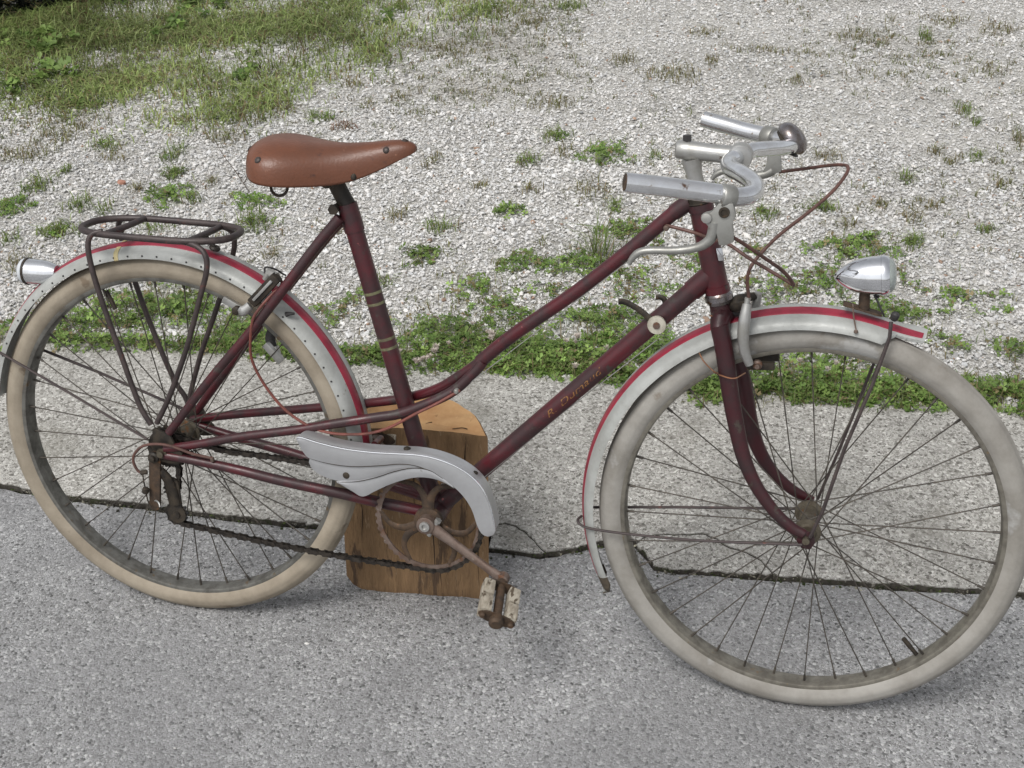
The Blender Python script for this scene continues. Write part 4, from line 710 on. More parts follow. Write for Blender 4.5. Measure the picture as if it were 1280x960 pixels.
# headlamp -----------------------------------------------------------------
hl = empty('headlamp', (0, 0, 0), bike); hp = V3((1.0467, 0.0000, 0.7190)); hx = unit(V3((1.1212, 0.0000, 0.7290))-hp)
hL = float(np.linalg.norm(V3((1.1190, 0.0000, 0.7288))-hp)); hr = .0282
obj('shell', lathe([(hL*t, hr*f) for t, f in ((0, .03), (.02, .14), (.07, .30), (.15, .48), (.28, .68), (.42, .83), (.58, .93), (.75, .985), (.90, 1.0))], hp, hx, 40), chrome, hl, angle=60)
obj('rim', lathe([(hL*t, hr*f) for t, f in ((.900, .98), (.905, 1.03), (.955, 1.04), (1.02, 1.0), (1.06, .93), (1.06, .85))], hp, hx, 40), chrome, hl, angle=50)
obj('glass', lathe([(hL*t, hr*f) for t, f in ((1.045, .90), (1.10, .86), (1.15, .72), (1.18, .5), (1.195, .2), (1.197, .01))], hp, hx, 32), glass, hl, angle=60)
mb = MB(); q = V3((1.0921, 0.0000, 0.7046)); q2 = V3((1.0944, 0.0000, 0.6759)); mb.add(tube([q, q2], [.0075, .0082], 12)); obj('post', mb, rust_dark, hl)
mb = MB(); mb.add(prism([q2+V3(p) for p in ((-.030, -.010, .004), (.020, -.010, -.006), (.026, -.006, -.008), (.026, .006, -.008), (.020, .010, -.006), (-.030, .010, .004))], (0, 0, .003))); obj('bracket', mb, rust_dark, hl, bevel=.0006)
obj('switch', lathe([(0, .0034), (.006, .0036), (.009, .002)], V3((1.1101, 0.0000, 0.7029)), (.1, 0, -1), 10), black, hl)
obj('wire', tube(smooth([(1.1035, -0.0040, 0.7022), (1.1115, -0.0080, 0.6912), (1.1185, -0.0100, 0.6794), (1.1229, -0.0090, 0.6711)], 4), .0016, 6), black, hl)

# saddle --------------------------------------------------------------------
sad = empty('saddle', (0, 0, 0), bike)
stations = [  # x, half width, crown z, skirt bottom z
    (.160, .022, .838, .824), (.165, .046, .845, .814), (.174, .066, .852, .806), (.187, .080, .8565, .801), (.203, .086, .8585, .799), (.222, .085, .858, .798), (.242, .078, .856, .797),
    (.262, .068, .854, .797), (.284, .056, .853, .797), (.306, .046, .8535, .799), (.328, .038, .856, .804), (.350, .031, .859, .812), (.372, .0260, .863, .823), (.392, .0215, .866, .834), (.406, .0170, .8655, .842), (.416, .0115, .8625, .847), (.4215, .005, .858, .851)]
def surf(x, t):
    ar = np.array(stations); w, zc, zb = [float(np.interp(x, ar[:, 0], ar[:, k])) for k in (1, 2, 3)]
    th = abs(t)*PI/2; return V3((x, math.copysign(w*math.sin(th)**.94, t) if t else 0, zb+(zc-zb)*max(math.cos(th), 0)**.62))
def saddle():
    V = []; F = []; prof = 25
    for st_ in stations:
        for k in range(prof): V.append(tuple(surf(st_[0], -1+2*k/(prof-1))))
    n = len(stations)
    for i in range(n-1):
        for k in range(prof-1): F.append((i*prof+k, i*prof+k+1, (i+1)*prof+k+1, (i+1)*prof+k))
    F.append(tuple(range(prof))); F.append(tuple((n-1)*prof+k for k in range(prof))[::-1])
    me = bpy.data.meshes.new('cover'); me.from_pydata(V, [], F)
    bm = bmesh.new(); bm.from_mesh(me); bmesh.ops.recalc_face_normals(bm, faces=bm.faces); bm.to_mesh(me); bm.free(); me.shade_smooth()
    o = link_mesh('cover', me, leather, sad)
    sb = o.modifiers.new('soft', 'SUBSURF'); sb.levels = 2; sb.render_levels = 2
    so = o.modifiers.new('hide', 'SOLIDIFY'); so.thickness = .0035; so.offset = -1
saddle()
rivet_m = M('dark_rivet', srgb(84, 78, 76), srgb(66, 58, 54), 60, .4, .6, (.4, .6), .5, .2)
for x, t in ((.198, -.70), (.1655, -.45), (.380, -.62), (.403, 0), (.1655, .45), (.198, .70)):
    p = surf(x, t); nn = unit(np.cross(surf(x, t+.02)-surf(x, t-.02), surf(x+.004, t)-surf(x-.004, t))); nn = nn if nn@(p-V3((.26, 0, .81))) > 0 else -nn
    obj('rivet', lathe([(-.004, .0056), (-.0008, .0056), (.0010, .0042), (.0018, .0012)], p, nn, 12), rivet_m, sad)
ring = [V3((0.2223, -0.0550, 0.7913))+V3((.0135*math.cos(a), .003*math.sin(a), .0125*math.sin(a))) for a in np.linspace(0, 2*PI, 20)[:-1]]
obj('bag_loop', tube(ring, .0024, 8, closed=True), grime, sad)
obj('bag_loop', tube([p+V3((0, .11, 0)) for p in ring], .0024, 8, closed=True), grime, sad)
mb = MB()
for s in (-1, 1): mb.add(tube(smooth([V3((.178, s*.062, .815)), V3((.215, s*.040, .803)), V3((.262, s*.024, .800)), V3((.320, s*.020, .803)), V3((.370, s*.012, .828)), V3((.400, s*.006, .846))], 5), .0036, 8))
obj('rails', mb, grime, sad)
mb = MB(); mb.add(tube([V3((.290, -.036, .802)), V3((.290, .036, .802))], .0115, 14)); mb.add(tube([V3((.290, -.043, .802)), V3((.290, -.036, .802))], .0085, 6)); obj('clamp', mb, grime, sad)
for q in ((0.2551, -0.0650, 0.8024), (0.3334, -0.0340, 0.8107), (0.2045, -0.0600, 0.8080)): obj('stud', lathe([(-.008, .005), (.0, .0055), (.004, .003)], q, (0, -.6, -1), 10), grime, sad)
obj('seat_post', tube([V3((.2905, 0, .808)), V3((.2925, 0, .79)), seat_top-sd_*.0], [.0120, .0130, .0132], 16), grime, bike)

# bars, stem, levers, bell ---------------------------------------------------
st = empty('stem', (0, 0, 0), bike); sh = on_axis(.884); clampc = V3((.899, 0, .8815))
mb = MB(); mb.add(tube([on_axis(.832), on_axis(.852), on_axis(.872)], [.0118, .0118, .0150], 16)); obj('quill', mb, alu, st)
fw_ = unit(clampc-sh); mb = MB(); mb.add(tube([sh-fw_*.020, sh-fw_*.017, sh, sh+fw_*.03, clampc-fw_*.012], [.0105, .0135, .0142, .0125, .0135], 18)); obj('extension', mb, alu, st, angle=60)
obj('clamp', tube([clampc+V3((0, -.015, 0)), clampc+V3((0, -.0135, 0)), clampc+V3((0, .0135, 0)), clampc+V3((0, .015, 0))], [.0165, .0178, .0178, .0165], 20), alu, st)
obj('expander_bolt', tube([sh+V3((-.004, 0, .012)), sh+V3((-.005, 0, .0215))], .0066, 6), black, st)
bar = empty('handlebar', (0, 0, 0), bike)
near = [clampc, (0.8917, -0.0200, 0.8818), (0.8872, -0.0400, 0.8789), (0.8931, -0.0650, 0.8768), (0.9087, -0.0950, 0.8779), (0.9252, -0.1250, 0.8760), (0.9328, -0.1500, 0.8726), (0.9299, -0.1750, 0.8696), (0.9142, -0.1950, 0.8697), (0.8975, -0.2050, 0.8737), (0.8531, -0.2220, 0.8800), (0.8139, -0.2370, 0.8852), (0.7790, -0.2500, 0.8892)]
far = [clampc, (0.9039, 0.0200, 0.8804), (0.9123, 0.0400, 0.8828), (0.9299, 0.0650, 0.8816), (0.9490, 0.0950, 0.8784), (0.9626, 0.1250, 0.8759), (0.9673, 0.1500, 0.8750), (0.9626, 0.1720, 0.8740), (0.9458, 0.1950, 0.8720), (0.9240, 0.2120, 0.8721), (0.8853, 0.2280, 0.8749), (0.8526, 0.2400, 0.8791), (0.8221, 0.2500, 0.8833)]
npts = smooth(near, 6); fpts = smooth(far, 6); cut = 54
obj('bar', tube(npts[cut+6:0:-1]+fpts[:cut+6], [.0124, .0124, .0116, .0112, .0112], 18), alu_bright, bar, angle=60)
for pts in (npts[cut:], fpts[cut:]):
    e = pts[-1]; d = unit(pts[-1]-pts[-2])
    mb = MB(); mb.add(tube(pts+[e+d*.003], .0128, 18)); obj('grip', mb, grip_m, bar, angle=60)
    obj('grip_end', tube([e+d*.0025, e+d*.0036], [.0118, .0112], 14), rust_dark, bar)
def lever(name, body, blade, band, bdir, y, cable):
    L0 = empty(name, (0, 0, 0), bike)
    q = V3(band); d = unit(bdir); obj('band', tube([q-d*.0095, q-d*.008, q+d*.008, q+d*.0095], [.0148, .0160, .0160, .0148], 18), alu_dull, L0)
    poly = [V3(p) for p in body]; obj('body', prism([p-V3((0, .0065, 0)) for p in poly], (0, .013, 0)), alu_dull, L0, bevel=.0016)
    obj('blade', tube(smooth(blade, 5), [.0078, .0070, .0058, .0052, .0050, .0032], 12, sx=1.15), alu_dull, L0, angle=60)
    return L0
yb = -.215
L1 = lever('brake_lever', [(0.8931, -0.2150, 0.8653), (0.9112, -0.2150, 0.8669), (0.9156, -0.2150, 0.8516), (0.9127, -0.2150, 0.8388), (0.9167, -0.2150, 0.8170), (0.9050, -0.2150, 0.8105), (0.8978, -0.2150, 0.8109), (0.8934, -0.2150, 0.8264), (0.8803, -0.2150, 0.8358), (0.8745, -0.2150, 0.8437), (0.8760, -0.2150, 0.8501), (0.8850, -0.2150, 0.8530)],
      [(0.8892, -0.2150, 0.8398), (0.8884, -0.2150, 0.8249), (0.8841, -0.2150, 0.8139), (0.8705, -0.2150, 0.8040), (0.8440, -0.2150, 0.7971), (0.8117, -0.2150, 0.7940), (0.7961, -0.2150, 0.7903), (0.7871, -0.2150, 0.7818), (0.7824, -0.2150, 0.7726)], (0.9010, -0.2070, 0.8714), (V3((0.8975, -0.2050, 0.8737))-V3((0.9142, -0.1950, 0.8697))), yb, None)
obj('bolt', lathe([(0, .0072), (.003, .0072), (.0032, .0045), (.0015, .004)], V3((0.9012, -0.2150, 0.8545))+V3((0, -.006, 0)), (0, -1, 0), 14), grime, L1)
obj('pivot', lathe([(0, .0075), (.003, .0065), (.004, .003)], V3((0.8795, -0.2150, 0.8452))+V3((0, -.006, 0)), (0, -1, 0), 12), alu, L1)
yf = .205
L2 = lever('brake_lever', [(0.9262, 0.2050, 0.8536), (0.9457, 0.2050, 0.8552), (0.9504, 0.2050, 0.8204), (0.9374, 0.2050, 0.8156), (0.9203, 0.2050, 0.8129), (0.9262, 0.2050, 0.8285)], [(0.9369, 0.2050, 0.8206), (0.9240, 0.2050, 0.8132), (0.9057, 0.2050, 0.8104), (0.8831, 0.2050, 0.8123), (0.8617, 0.2050, 0.8131), (0.8497, 0.2050, 0.8070), (0.8441, 0.2050, 0.7988)], (0.9266, 0.2100, 0.8714), (V3((0.9240, 0.2120, 0.8721))-V3((0.9458, 0.1950, 0.8720))), yf, None)
bell = empty('bell', (0, 0, 0), bike); bc = V3((0.9651, 0.1500, 0.8845)); bd = unit((.70, .05, .66))
obj('dome', lathe([(-.010, .0245), (-.007, .0270), (-.002, .0276), (.004, .0262), (.0095, .0215), (.013, .0145), (.0148, .006)], bc, bd, 28), chrome_worn, bell, angle=60)
obj('base', lathe([(-.0165, .014), (-.014, .0225), (-.0105, .0235)], bc, bd, 24), grime, bell)
obj('mount', tube([bc-bd*.016, bc-bd*.026, V3((0.9575, 0.1400, 0.8714))], [.006, .006, .008], 10), grime, bell)
obj('thumb_lever', tube(smooth([bc-bd*.012+V3((0, -.006, -.012)), (0.9685, 0.1300, 0.8622), (0.9736, 0.1200, 0.8634)], 4), .0022, 8), black, bell)

# cables ----------------------------------------------------------------------
def cable(name, pts, r, mt, seg=8): return obj(name, tube(smooth(pts, 6), r, seg), mt, bike)
cable('brake_cable', [(0.9469, 0.2050, 0.8189), (0.9664, 0.1950, 0.8252), (0.9929, 0.1750, 0.8353), (1.0200, 0.1500, 0.8465), (1.0407, 0.1250, 0.8546), (1.0490, 0.1050, 0.8559), (1.0468, 0.0850, 0.8482), (1.0305, 0.0600, 0.8276), (1.0005, 0.0300, 0.8015), (0.9654, 0.0000, 0.7739), (0.9411, -0.0200, 0.7474), (0.9300, -0.0300, 0.7290), (0.9274, -0.0330, 0.7117), (0.9321, -0.0340, 0.6860)], .0026, cable_m)
cable('brake_cable', [(0.9153, -0.2150, 0.8211), (0.9283, -0.2000, 0.8098), (0.9540, -0.1700, 0.7858), (0.9805, -0.1300, 0.7571), (0.9943, -0.1000, 0.7315), (0.9860, -0.0850, 0.7308), (0.9628, -0.0800, 0.7408), (0.9276, -0.0700, 0.7553), (0.8972, -0.0550, 0.7679), (0.8727, -0.0350, 0.7673), (0.8450, -0.0140, 0.7686), (0.8140, -0.0100, 0.7730), (0.8034, -0.0100, 0.7744)], .0026, cable_m)
cable('brake_cable', [(0.5000, -0.0200, 0.4827), (0.4639, -0.0300, 0.4589), (0.4336, -0.0380, 0.4418), (0.3943, -0.0400, 0.4154), (0.3610, -0.0410, 0.4002), (0.3274, -0.0420, 0.3933), (0.2907, -0.0460, 0.3928), (0.2539, -0.0460, 0.4006), (0.2129, -0.0450, 0.4243), (0.1803, -0.0460, 0.4637), (0.1632, -0.0500, 0.5043), (0.1638, -0.0540, 0.5397), (0.1694, -0.0540, 0.5738), (0.1807, -0.0500, 0.5936), (0.1965, -0.0380, 0.6140), (0.2063, -0.0220, 0.6260), (0.1966, -0.0140, 0.6371), (0.1800, -0.0140, 0.6288)], .0024, cable_red)
obj('cable_clip', lathe([(0, .004), (.007, .0044), (.009, .003)], (0.4949, -0.0160, 0.4819), (-.1, -1, -.2), 10), alu, frame)
obj('cable_clip', lathe([(0, .004), (.007, .0044), (.009, .003)], (0.8044, -0.0080, 0.7728), (-.1, -1, -.2), 10), rust, frame)
cable('gear_cable', [(0.0920, -0.0640, 0.3277), (0.0571, -0.0680, 0.3333), (0.0229, -0.0700, 0.3425), (-0.0054, -0.0710, 0.3434), (-0.0301, -0.0720, 0.3361), (-0.0460, -0.0720, 0.3193), (-0.0487, -0.0720, 0.3042), (-0.0425, -0.0720, 0.2904), (-0.0360, -0.0710, 0.2864)], .0024, cable_m)
obj('cable_stop', lathe([(0, .0036), (.006, .0036), (.008, .0024)], (0.0908, -0.0620, 0.3223), (0, -.4, 1), 8), rust, frame)
a = V3((0.8007, -0.0000, 0.6060)); obj('inner_cable', tube([a+V3((0, -.004, -.010)), (0.6582, -0.0040, 0.4546), (0.5409, -0.0100, 0.3340)], .0009, 5), alu, bike)
obj('inner_cable', tube([(0.7804, -0.0060, 0.7423), (0.6515, -0.0060, 0.6219), (0.4977, -0.0120, 0.4793)], .0008, 5), alu, bike)

# gear lever on the down tube ------------------------------------------------------
gl = empty('gear_lever', (0, 0, 0), bike); gc = V3((0.8014, -0.0220, 0.6260))
obj('washer', lathe([(-.006, .0125), (.000, .0142), (.003, .0138), (.0036, .006)], gc, (0, -1, 0), 24), ivory, gl)
obj('screw', lathe([(.003, .0055), (.0058, .0052), (.0062, .002)], gc, (0, -1, 0), 14), rust, gl)
obj('arm', tube(smooth([gc+V3((-.002, .003, 0)), (0.7744, -0.0180, 0.6443), (0.7583, -0.0180, 0.6525), (0.7488, -0.0200, 0.6559), (0.7420, -0.0220, 0.6558)], 5), [.0052, .0046, .0044, .0050], 10, sx=.6), grime, gl)
obj('arm', tube(smooth([gc+V3((.004, .044, .004)), (0.8078, 0.0180, 0.6415), (0.8059, 0.0180, 0.6514), (0.8007, 0.0180, 0.6559), (0.7922, 0.0180, 0.6562)], 5), [.005, .0045, .0042], 10, sx=.6), grime, gl)
obj('clip', tube([gc+V3((0, .004, 0)), gc+V3((0, .042, 0))], .0085, 12), grime, gl)

# drive train -----------------------------------------------------------------
CY = -.045
def ring_gear(c, y, ro, ri, teeth, th, tooth=.0046):
    V = []; n = teeth*4
    for k in range(n):
        a = 2*PI*k/n; r = ro if k % 4 in (0, 1) else ro-tooth
        V.append((c[0]+r*math.cos(a), y, c[2]+r*math.sin(a)))
    for k in range(n):
        a = 2*PI*k/n; V.append((c[0]+ri*math.cos(a), y, c[2]+ri*math.sin(a)))
    V += [(p[0], y+th, p[2]) for p in V]; F = []
    for k in range(n):
        l = (k+1) % n; F += [(k, l, n+l, n+k), (2*n+k, 3*n+k, 3*n+l, 2*n+l), (k, 2*n+k, 2*n+l, l), (n+k, n+l, 3*n+l, 3*n+k)]
    return V, F
cw = empty('chainring', (0, 0, 0), bike)
obj('toothed_ring', ring_gear(BB, CY-.0015, .0905, .0805, 44, .003, .0030), rust, cw, recalc=True, angle=30)
mb = MB()
for k in range(3):
    a = math.radians(-28+120*k); arms = []
    for u in (-.42, .42):
        mb.add(tube(smooth([BB+V3((.018*math.cos(a), CY, .018*math.sin(a))), BB+V3((.046*math.cos(a+u*.35), CY, .046*math.sin(a+u*.35))), BB+V3((.066*math.cos(a+u*.8), CY, .066*math.sin(a+u*.8))), BB+V3((.083*math.cos(a+u*1.5), CY, .083*math.sin(a+u*1.5)))], 5), [.0095, .0062, .0048, .0042], 8, sx=.42))
obj('spider', mb, rust_dark, cw)
obj('boss', lathe([(.036, .013), (.040, .024), (.048, .024), (.050, .018)], BB, (0, -1, 0), 24), rust_dark, cw)
CV = V3((0.5894, -0.0700, 0.1869))-V3((BB[0], -.070, BB[2])); CV[1] = 0
def crank(s, v, off):
    c = empty('crank', (0, 0, 0), bike); y0, y1 = s*(.050+off*.004), s*.070; a = BB+V3((0, y0, 0)); e = BB+v+V3((0, y1, 0)); d = unit(e-a)
    mb = MB(); mb.add(tube([a, a+d*.02, a+(e-a)*.35, a+(e-a)*.8, e-d*.008, e], [.0128, .0102, .0080, .0072, .0090, .0098], 14, sx=.72)); mb.add(lathe([(-.009, .0130), (-.0085, .0148), (.010, .0148), (.0112, .0125)], a, (0, s, 0), 20)); mb.add(lathe([(-.008, .0095), (-.0075, .0108), (.0075, .0108), (.0085, .009)], e, (0, s, 0), 18)); obj('arm', mb, rust, c, angle=50)
    obj('axle_end', lathe([(.010, .0088), (.0145, .0085), (.0148, .0045), (.0118, .004)], a, (0, s, 0), 16), alu, c)
    mb = MB(); u = V3((-d[2], 0, d[0])); mb.add(tube([a+d*.013-u*.016, a+d*.013+u*.014], .0042, 10)); mb.add(tube([a+d*.013+u*.014, a+d*.013+u*.019], .0058, 6)); obj('cotter_pin', mb, alu, c); return e
def pedal(s, e, ang, o=None):
    p = empty('pedal', (0, 0, 0), bike); ux = V3((math.cos(ang), 0, math.sin(ang))); o = V3((0, s, 0)) if o is None else o; ux = unit(ux-o*(ux@o)); uz = np.cross(ux, o)*s; uz = uz if uz[2] > 0 else -uz
    obj('barrel', tube([e+o*.006, e+o*.016, e+o*.017, e+o*.088], [.0085, .0095, .0072, .0072], 14), rust_dark, p)
    obj('dust_cap', lathe([(.092, .011), (.094, .0118), (.103, .0118), (.1065, .008)], e, o, 18), rust_dark, p)
    for h in (.018, .092):
        poly = []
        for k in range(20):
            a = 2*PI*k/20; poly.append(e+o*h+ux*.031*math.copysign(abs(math.cos(a))**.75, math.cos(a))+uz*.0105*math.copysign(abs(math.sin(a))**1.2, math.sin(a)))
        obj('end_plate', prism([q-o*.0012 for q in poly], o*.0024), rust_dark, p)
    for q in (-1, 1):
        for h0, h1 in ((.020, .053), (.056, .090)):
            c = e+o*((h0+h1)/2)+ux*q*.0215; mb = MB(); mb.add(box(c, ux*.0090, o*(h1-h0)/2, uz*.0112)); obj('rubber_block', mb, rubber_w, p, bevel=.0028)
        obj('rod_nut', lathe([(.0925, .0052), (.097, .005), (.099, .003)], e+ux*q*.0235, o, 10), rust_dark, p)
pedal(-1, crank(-1, CV, 1), math.radians(-24), unit((.015, -.095, -.020)))
pedal(1, crank(1, -CV, 0), math.radians(-5))
# freewheel
fwl = empty('freewheel', (0, 0, 0), bike)
for i, (r, t) in enumerate(((.0385, 18), (.0362, 17), (.0340, 16), (.0318, 15))): obj('cog', ring_gear(RW, -.033-.0055*i, r, .016, t, .0022), grime, fwl, angle=30)
obj('body', lathe([(.029, .02), (.03, .022), (.052, .022), (.053, .016)], RW, (0, -1, 0), 20), grime, fwl)
# derailleur
de = empty('derailleur', (0, 0, 0), bike); DY = -.066
mb = MB(); mb.add(arc_bar((-0.0130, -0.0660, 0.3154), (-0.0197, -0.0660, 0.2252), .0105, .0095, .006)); obj('hanger_arm', mb, rust_dark, de, bevel=.001)
mb = MB(); mb.add(lathe([(0, .0095), (.005, .0095), (.007, .006), (.012, .0055), (.013, .003)], V3((-0.0129, -0.0660, 0.3169)), (0, -1, 0), 14)); obj('axle_nut', mb, grime, de)
mb = MB(); mb.add(tube(smooth([(-0.0078, -0.0600, 0.2899), (0.0022, -0.0560, 0.2747), (0.0090, -0.0520, 0.2529), (0.0134, -0.0500, 0.2255)], 4), [.0085, .0090, .0095, .009], 10, sx=.7)); mb.add(arc_bar((0.0077, -0.0540, 0.2626), (0.0123, -0.0500, 0.2086), .0135, .0105, .004)); obj('cage', mb, grime, de, angle=50)
pulc = V3((0.0126, -0.0450, 0.2062)); obj('jockey_wheel', ring_gear(pulc, CY-.003, .0185, .004, 10, .006), black, de, angle=30); obj('jockey_cap', lathe([(0, .0165), (.003, .0165), (.0035, .007), (.006, .006)], pulc+V3((0, -.003, 0)), (0, -1, 0), 18), grime, de)
pul2 = V3((0.0021, -0.0450, 0.2486)); obj('jockey_wheel', ring_gear(pul2, CY-.003, .0135, .004, 9, .006), black, de, angle=30)
sp = V3((-0.0139, -0.0740, 0.2269)); obj('spring_loop', tube([sp+V3((.0088*math.cos(a), .001*k, .0088*math.sin(a))) for k, a in enumerate(np.linspace(.2, 8.6, 40)*1.0)][:26], .0014, 6), alu, de)
mb = MB(); mb.add(tube(smooth([(-0.0339, -0.0720, 0.2872), (-0.0318, -0.0730, 0.2702), (-0.0300, -0.0730, 0.2555), (-0.0276, -0.0720, 0.2359), (-0.0225, -0.0720, 0.2247)], 4), .0012, 6)); mb.add(lathe([(-.006, .003), (-.004, .0058), (.004, .0058), (.006, .003)], (-0.0300, -0.0730, 0.2555), (.2, 0, 1), 10)); obj('barrel_adjuster', mb, grime, de)
mb = MB(); mb.add(tube([(-0.0375, -0.0710, 0.2862), (-0.0272, -0.0680, 0.2878)], .0042, 8)); obj('cable_anchor', mb, grime, de)
# chain: outer and inner plates in turn along its whole run
def chain_path():
    rr = .0300
    pts = [RW+V3((rr*math.cos(a), CY, rr*math.sin(a))) for a in np.radians((230, 200, 170, 140, 110, 84))]
    pts += [V3((q[0], CY, q[2])) for q in ((0.0964, -0.0450, 0.3360), (0.1746, -0.0450, 0.3352), (0.2516, -0.0450, 0.3344))]
    top = BB+V3((.0895*math.cos(math.radians(112)), CY, .0895*math.sin(math.radians(112)))); q = pts[-1]
    pts += [q+(top-q)*k/4+V3((0, 0, -.006*math.sin(PI*k/4))) for k in range(1, 4)]
    pts += [BB+V3((.0895*math.cos(math.radians(a)), CY, .0895*math.sin(math.radians(a)))) for a in range(112, -96, -13)]
    lo = BB+V3((.0895*math.cos(math.radians(-96)), CY, .0895*math.sin(math.radians(-96)))); pb = pulc+V3((.004, 0, -.0185)); pb[1] = CY
    pts += [lo+(pb-lo)*k/8+V3((0, 0, -.007*math.sin(PI*k/8))) for k in range(0, 9)]
    pts += [pulc+V3((.0185*math.cos(math.radians(a)), 0, .0185*math.sin(math.radians(a)))) for a in (-120, -160, 170)]+[pul2+V3((.0135*math.cos(a), 0, .0135*math.sin(a))) for a in (-.4, .3)]+[RW+V3((rr*math.cos(math.radians(a)), CY, rr*math.sin(math.radians(a)))) for a in (-50, -100)]
    return smooth(pts, 8)
def chain():
    pth = np.array(chain_path()); seg = np.linalg.norm(np.diff(pth, axis=0), axis=1); s = np.concatenate([[0], np.cumsum(seg)]); n = int(s[-1]/.0127); mb = MB()
    q = np.stack([np.interp(np.arange(n)*s[-1]/n, s, pth[:, k]) for k in range(3)], 1)
    for i in range(n):
        a, b_ = q[i], q[(i+1) % n]; d = unit(b_-a); u = V3((-d[2], 0, d[0])); yo, hh, ww = (.0042, .0047, .0036) if i % 2 else (.0029, .0041, .0026)
        for sgn in (-1, 1):
            poly = [a-d*.0042, a+u*hh-d*.001, (a+b_)/2+u*ww, b_+u*hh+d*.001, b_+d*.0042, b_-u*hh+d*.001, (a+b_)/2-u*ww, a-u*hh-d*.001]
            mb.add(prism([p+V3((0, sgn*yo-.0005, 0)) for p in poly], (0, .001, 0)))
        mb.add(tube([a+V3((0, -.0049, 0)), a+V3((0, .0049, 0))], .0024, 6))
    obj('chain', mb, chain_m, bike, 'stuff', recalc=True)
chain()
# chain guard: a winged aluminium pressing of three overlapping leaves with a turned-over top edge
cg = empty('chain_guard', (0, 0, 0), bike); GY = -.074
top_e = [(0.2471, -0.0740, 0.3890), (0.2540, -0.0740, 0.3927), (0.2851, -0.0740, 0.3872), (0.3256, -0.0740, 0.3829), (0.3724, -0.0740, 0.3831), (0.4189, -0.0740, 0.3868), (0.4478, -0.0740, 0.3888), (0.4779, -0.0740, 0.3868), (0.5106, -0.0740, 0.3783), (0.5367, -0.0740, 0.3641), (0.5552, -0.0740, 0.3446), (0.5675, -0.0740, 0.3172), (0.5747, -0.0740, 0.2901), (0.5770, -0.0740, 0.2763)]
low_all = [(0.5770, -0.0740, 0.2763), (0.5739, -0.0740, 0.2673), (0.5635, -0.0740, 0.2643), (0.5542, -0.0740, 0.2700), (0.5474, -0.0740, 0.2817), (0.5378, -0.0740, 0.3085), (0.5217, -0.0740, 0.3313), (0.5006, -0.0740, 0.3450), (0.4782, -0.0740, 0.3508), (0.4519, -0.0740, 0.3505), (0.4255, -0.0740, 0.3432), (0.3961, -0.0740, 0.3270), (0.3704, -0.0740, 0.3105), (0.3568, -0.0740, 0.3027)]
def ribbon(up, lo, n, th, y_off, name, mt, bev=.0006):
    u = np.array(smooth(up, 6)); l = np.array(smooth(lo, 6))
    def rs(c):
        s = np.concatenate([[0], np.cumsum(np.linalg.norm(np.diff(c, axis=0), axis=1))]); t = np.linspace(0, s[-1], n); return np.stack([np.interp(t, s, c[:, k]) for k in range(3)], 1)
    u, l = rs(u), rs(l); V = []; F = []; m_ = 4
    for i in range(n):
        for k in range(m_+1):
            p = u[i]+(l[i]-u[i])*k/m_; bul = -.0012*math.sin(PI*k/m_)
            V.append(p+V3((0, y_off+bul, 0)))
    nv = len(V); V += [v+V3((0, th, 0)) for v in V]; w = m_+1
    for i in range(n-1):
        for k in range(m_): a = i*w+k; F += [(a, a+1, a+w+1, a+w), (nv+a, nv+a+w, nv+a+w+1, nv+a+1)]
        for k in (0, m_): a = i*w+k; F.append((a, a+w, nv+a+w, nv+a))
    for i in (0, n-1):
        for k in range(m_): a = i*w+k; F.append((a, nv+a, nv+a+1, a+1))
    return obj(name, (V, F), mt, cg, angle=45)
g1 = [(0.2470, -0.0740, 0.3876), (0.2548, -0.0740, 0.3718), (0.2680, -0.0740, 0.3581), (0.2979, -0.0740, 0.3539), (0.3385, -0.0740, 0.3540), (0.3856, -0.0740, 0.3620), (0.4189, -0.0740, 0.3695), (0.4453, -0.0740, 0.3704), (0.4716, -0.0740, 0.3644), (0.4979, -0.0740, 0.3502), (0.5217, -0.0740, 0.3313), (0.5378, -0.0740, 0.3085), (0.5474, -0.0740, 0.2817), (0.5556, -0.0740, 0.2673), (0.5662, -0.0740, 0.2640), (0.5752, -0.0740, 0.2690)]
ribbon(top_e, g1, 70, .0030, -.0036, 'upper_leaf', guard_alu)
mid_up = [(0.2681, -0.0740, 0.3596), (0.2979, -0.0740, 0.3553), (0.3386, -0.0740, 0.3554), (0.3856, -0.0740, 0.3634), (0.4189, -0.0740, 0.3709), (0.4453, -0.0740, 0.3732), (0.4781, -0.0740, 0.3709), (0.5056, -0.0740, 0.3610)]
mid_lo = [(0.2651, -0.0740, 0.3492), (0.2729, -0.0740, 0.3362), (0.2946, -0.0740, 0.3265), (0.3218, -0.0740, 0.3233), (0.3516, -0.0740, 0.3262), (0.3854, -0.0740, 0.3395), (0.4255, -0.0740, 0.3551), (0.5057, -0.0740, 0.3527)]
ribbon(mid_up, mid_lo, 50, .0018, 0, 'middle_leaf', guard_alu)
low_up = [(0.3122, -0.0740, 0.3226), (0.3449, -0.0740, 0.3280), (0.3787, -0.0740, 0.3400), (0.4122, -0.0740, 0.3560), (0.4426, -0.0740, 0.3659), (0.4689, -0.0740, 0.3655), (0.4900, -0.0740, 0.3546), (0.5058, -0.0740, 0.3444)]
low_lo = [(0.3149, -0.0740, 0.3209), (0.3379, -0.0740, 0.3100), (0.3568, -0.0740, 0.3027), (0.3785, -0.0740, 0.3159), (0.4055, -0.0740, 0.3326), (0.4347, -0.0740, 0.3459), (0.4559, -0.0740, 0.3511), (0.4782, -0.0740, 0.3508), (0.4953, -0.0740, 0.3456), (0.5085, -0.0740, 0.3392)]
ribbon(low_up, low_lo, 60, .0026, -.0020, 'lower_leaf', guard_alu)
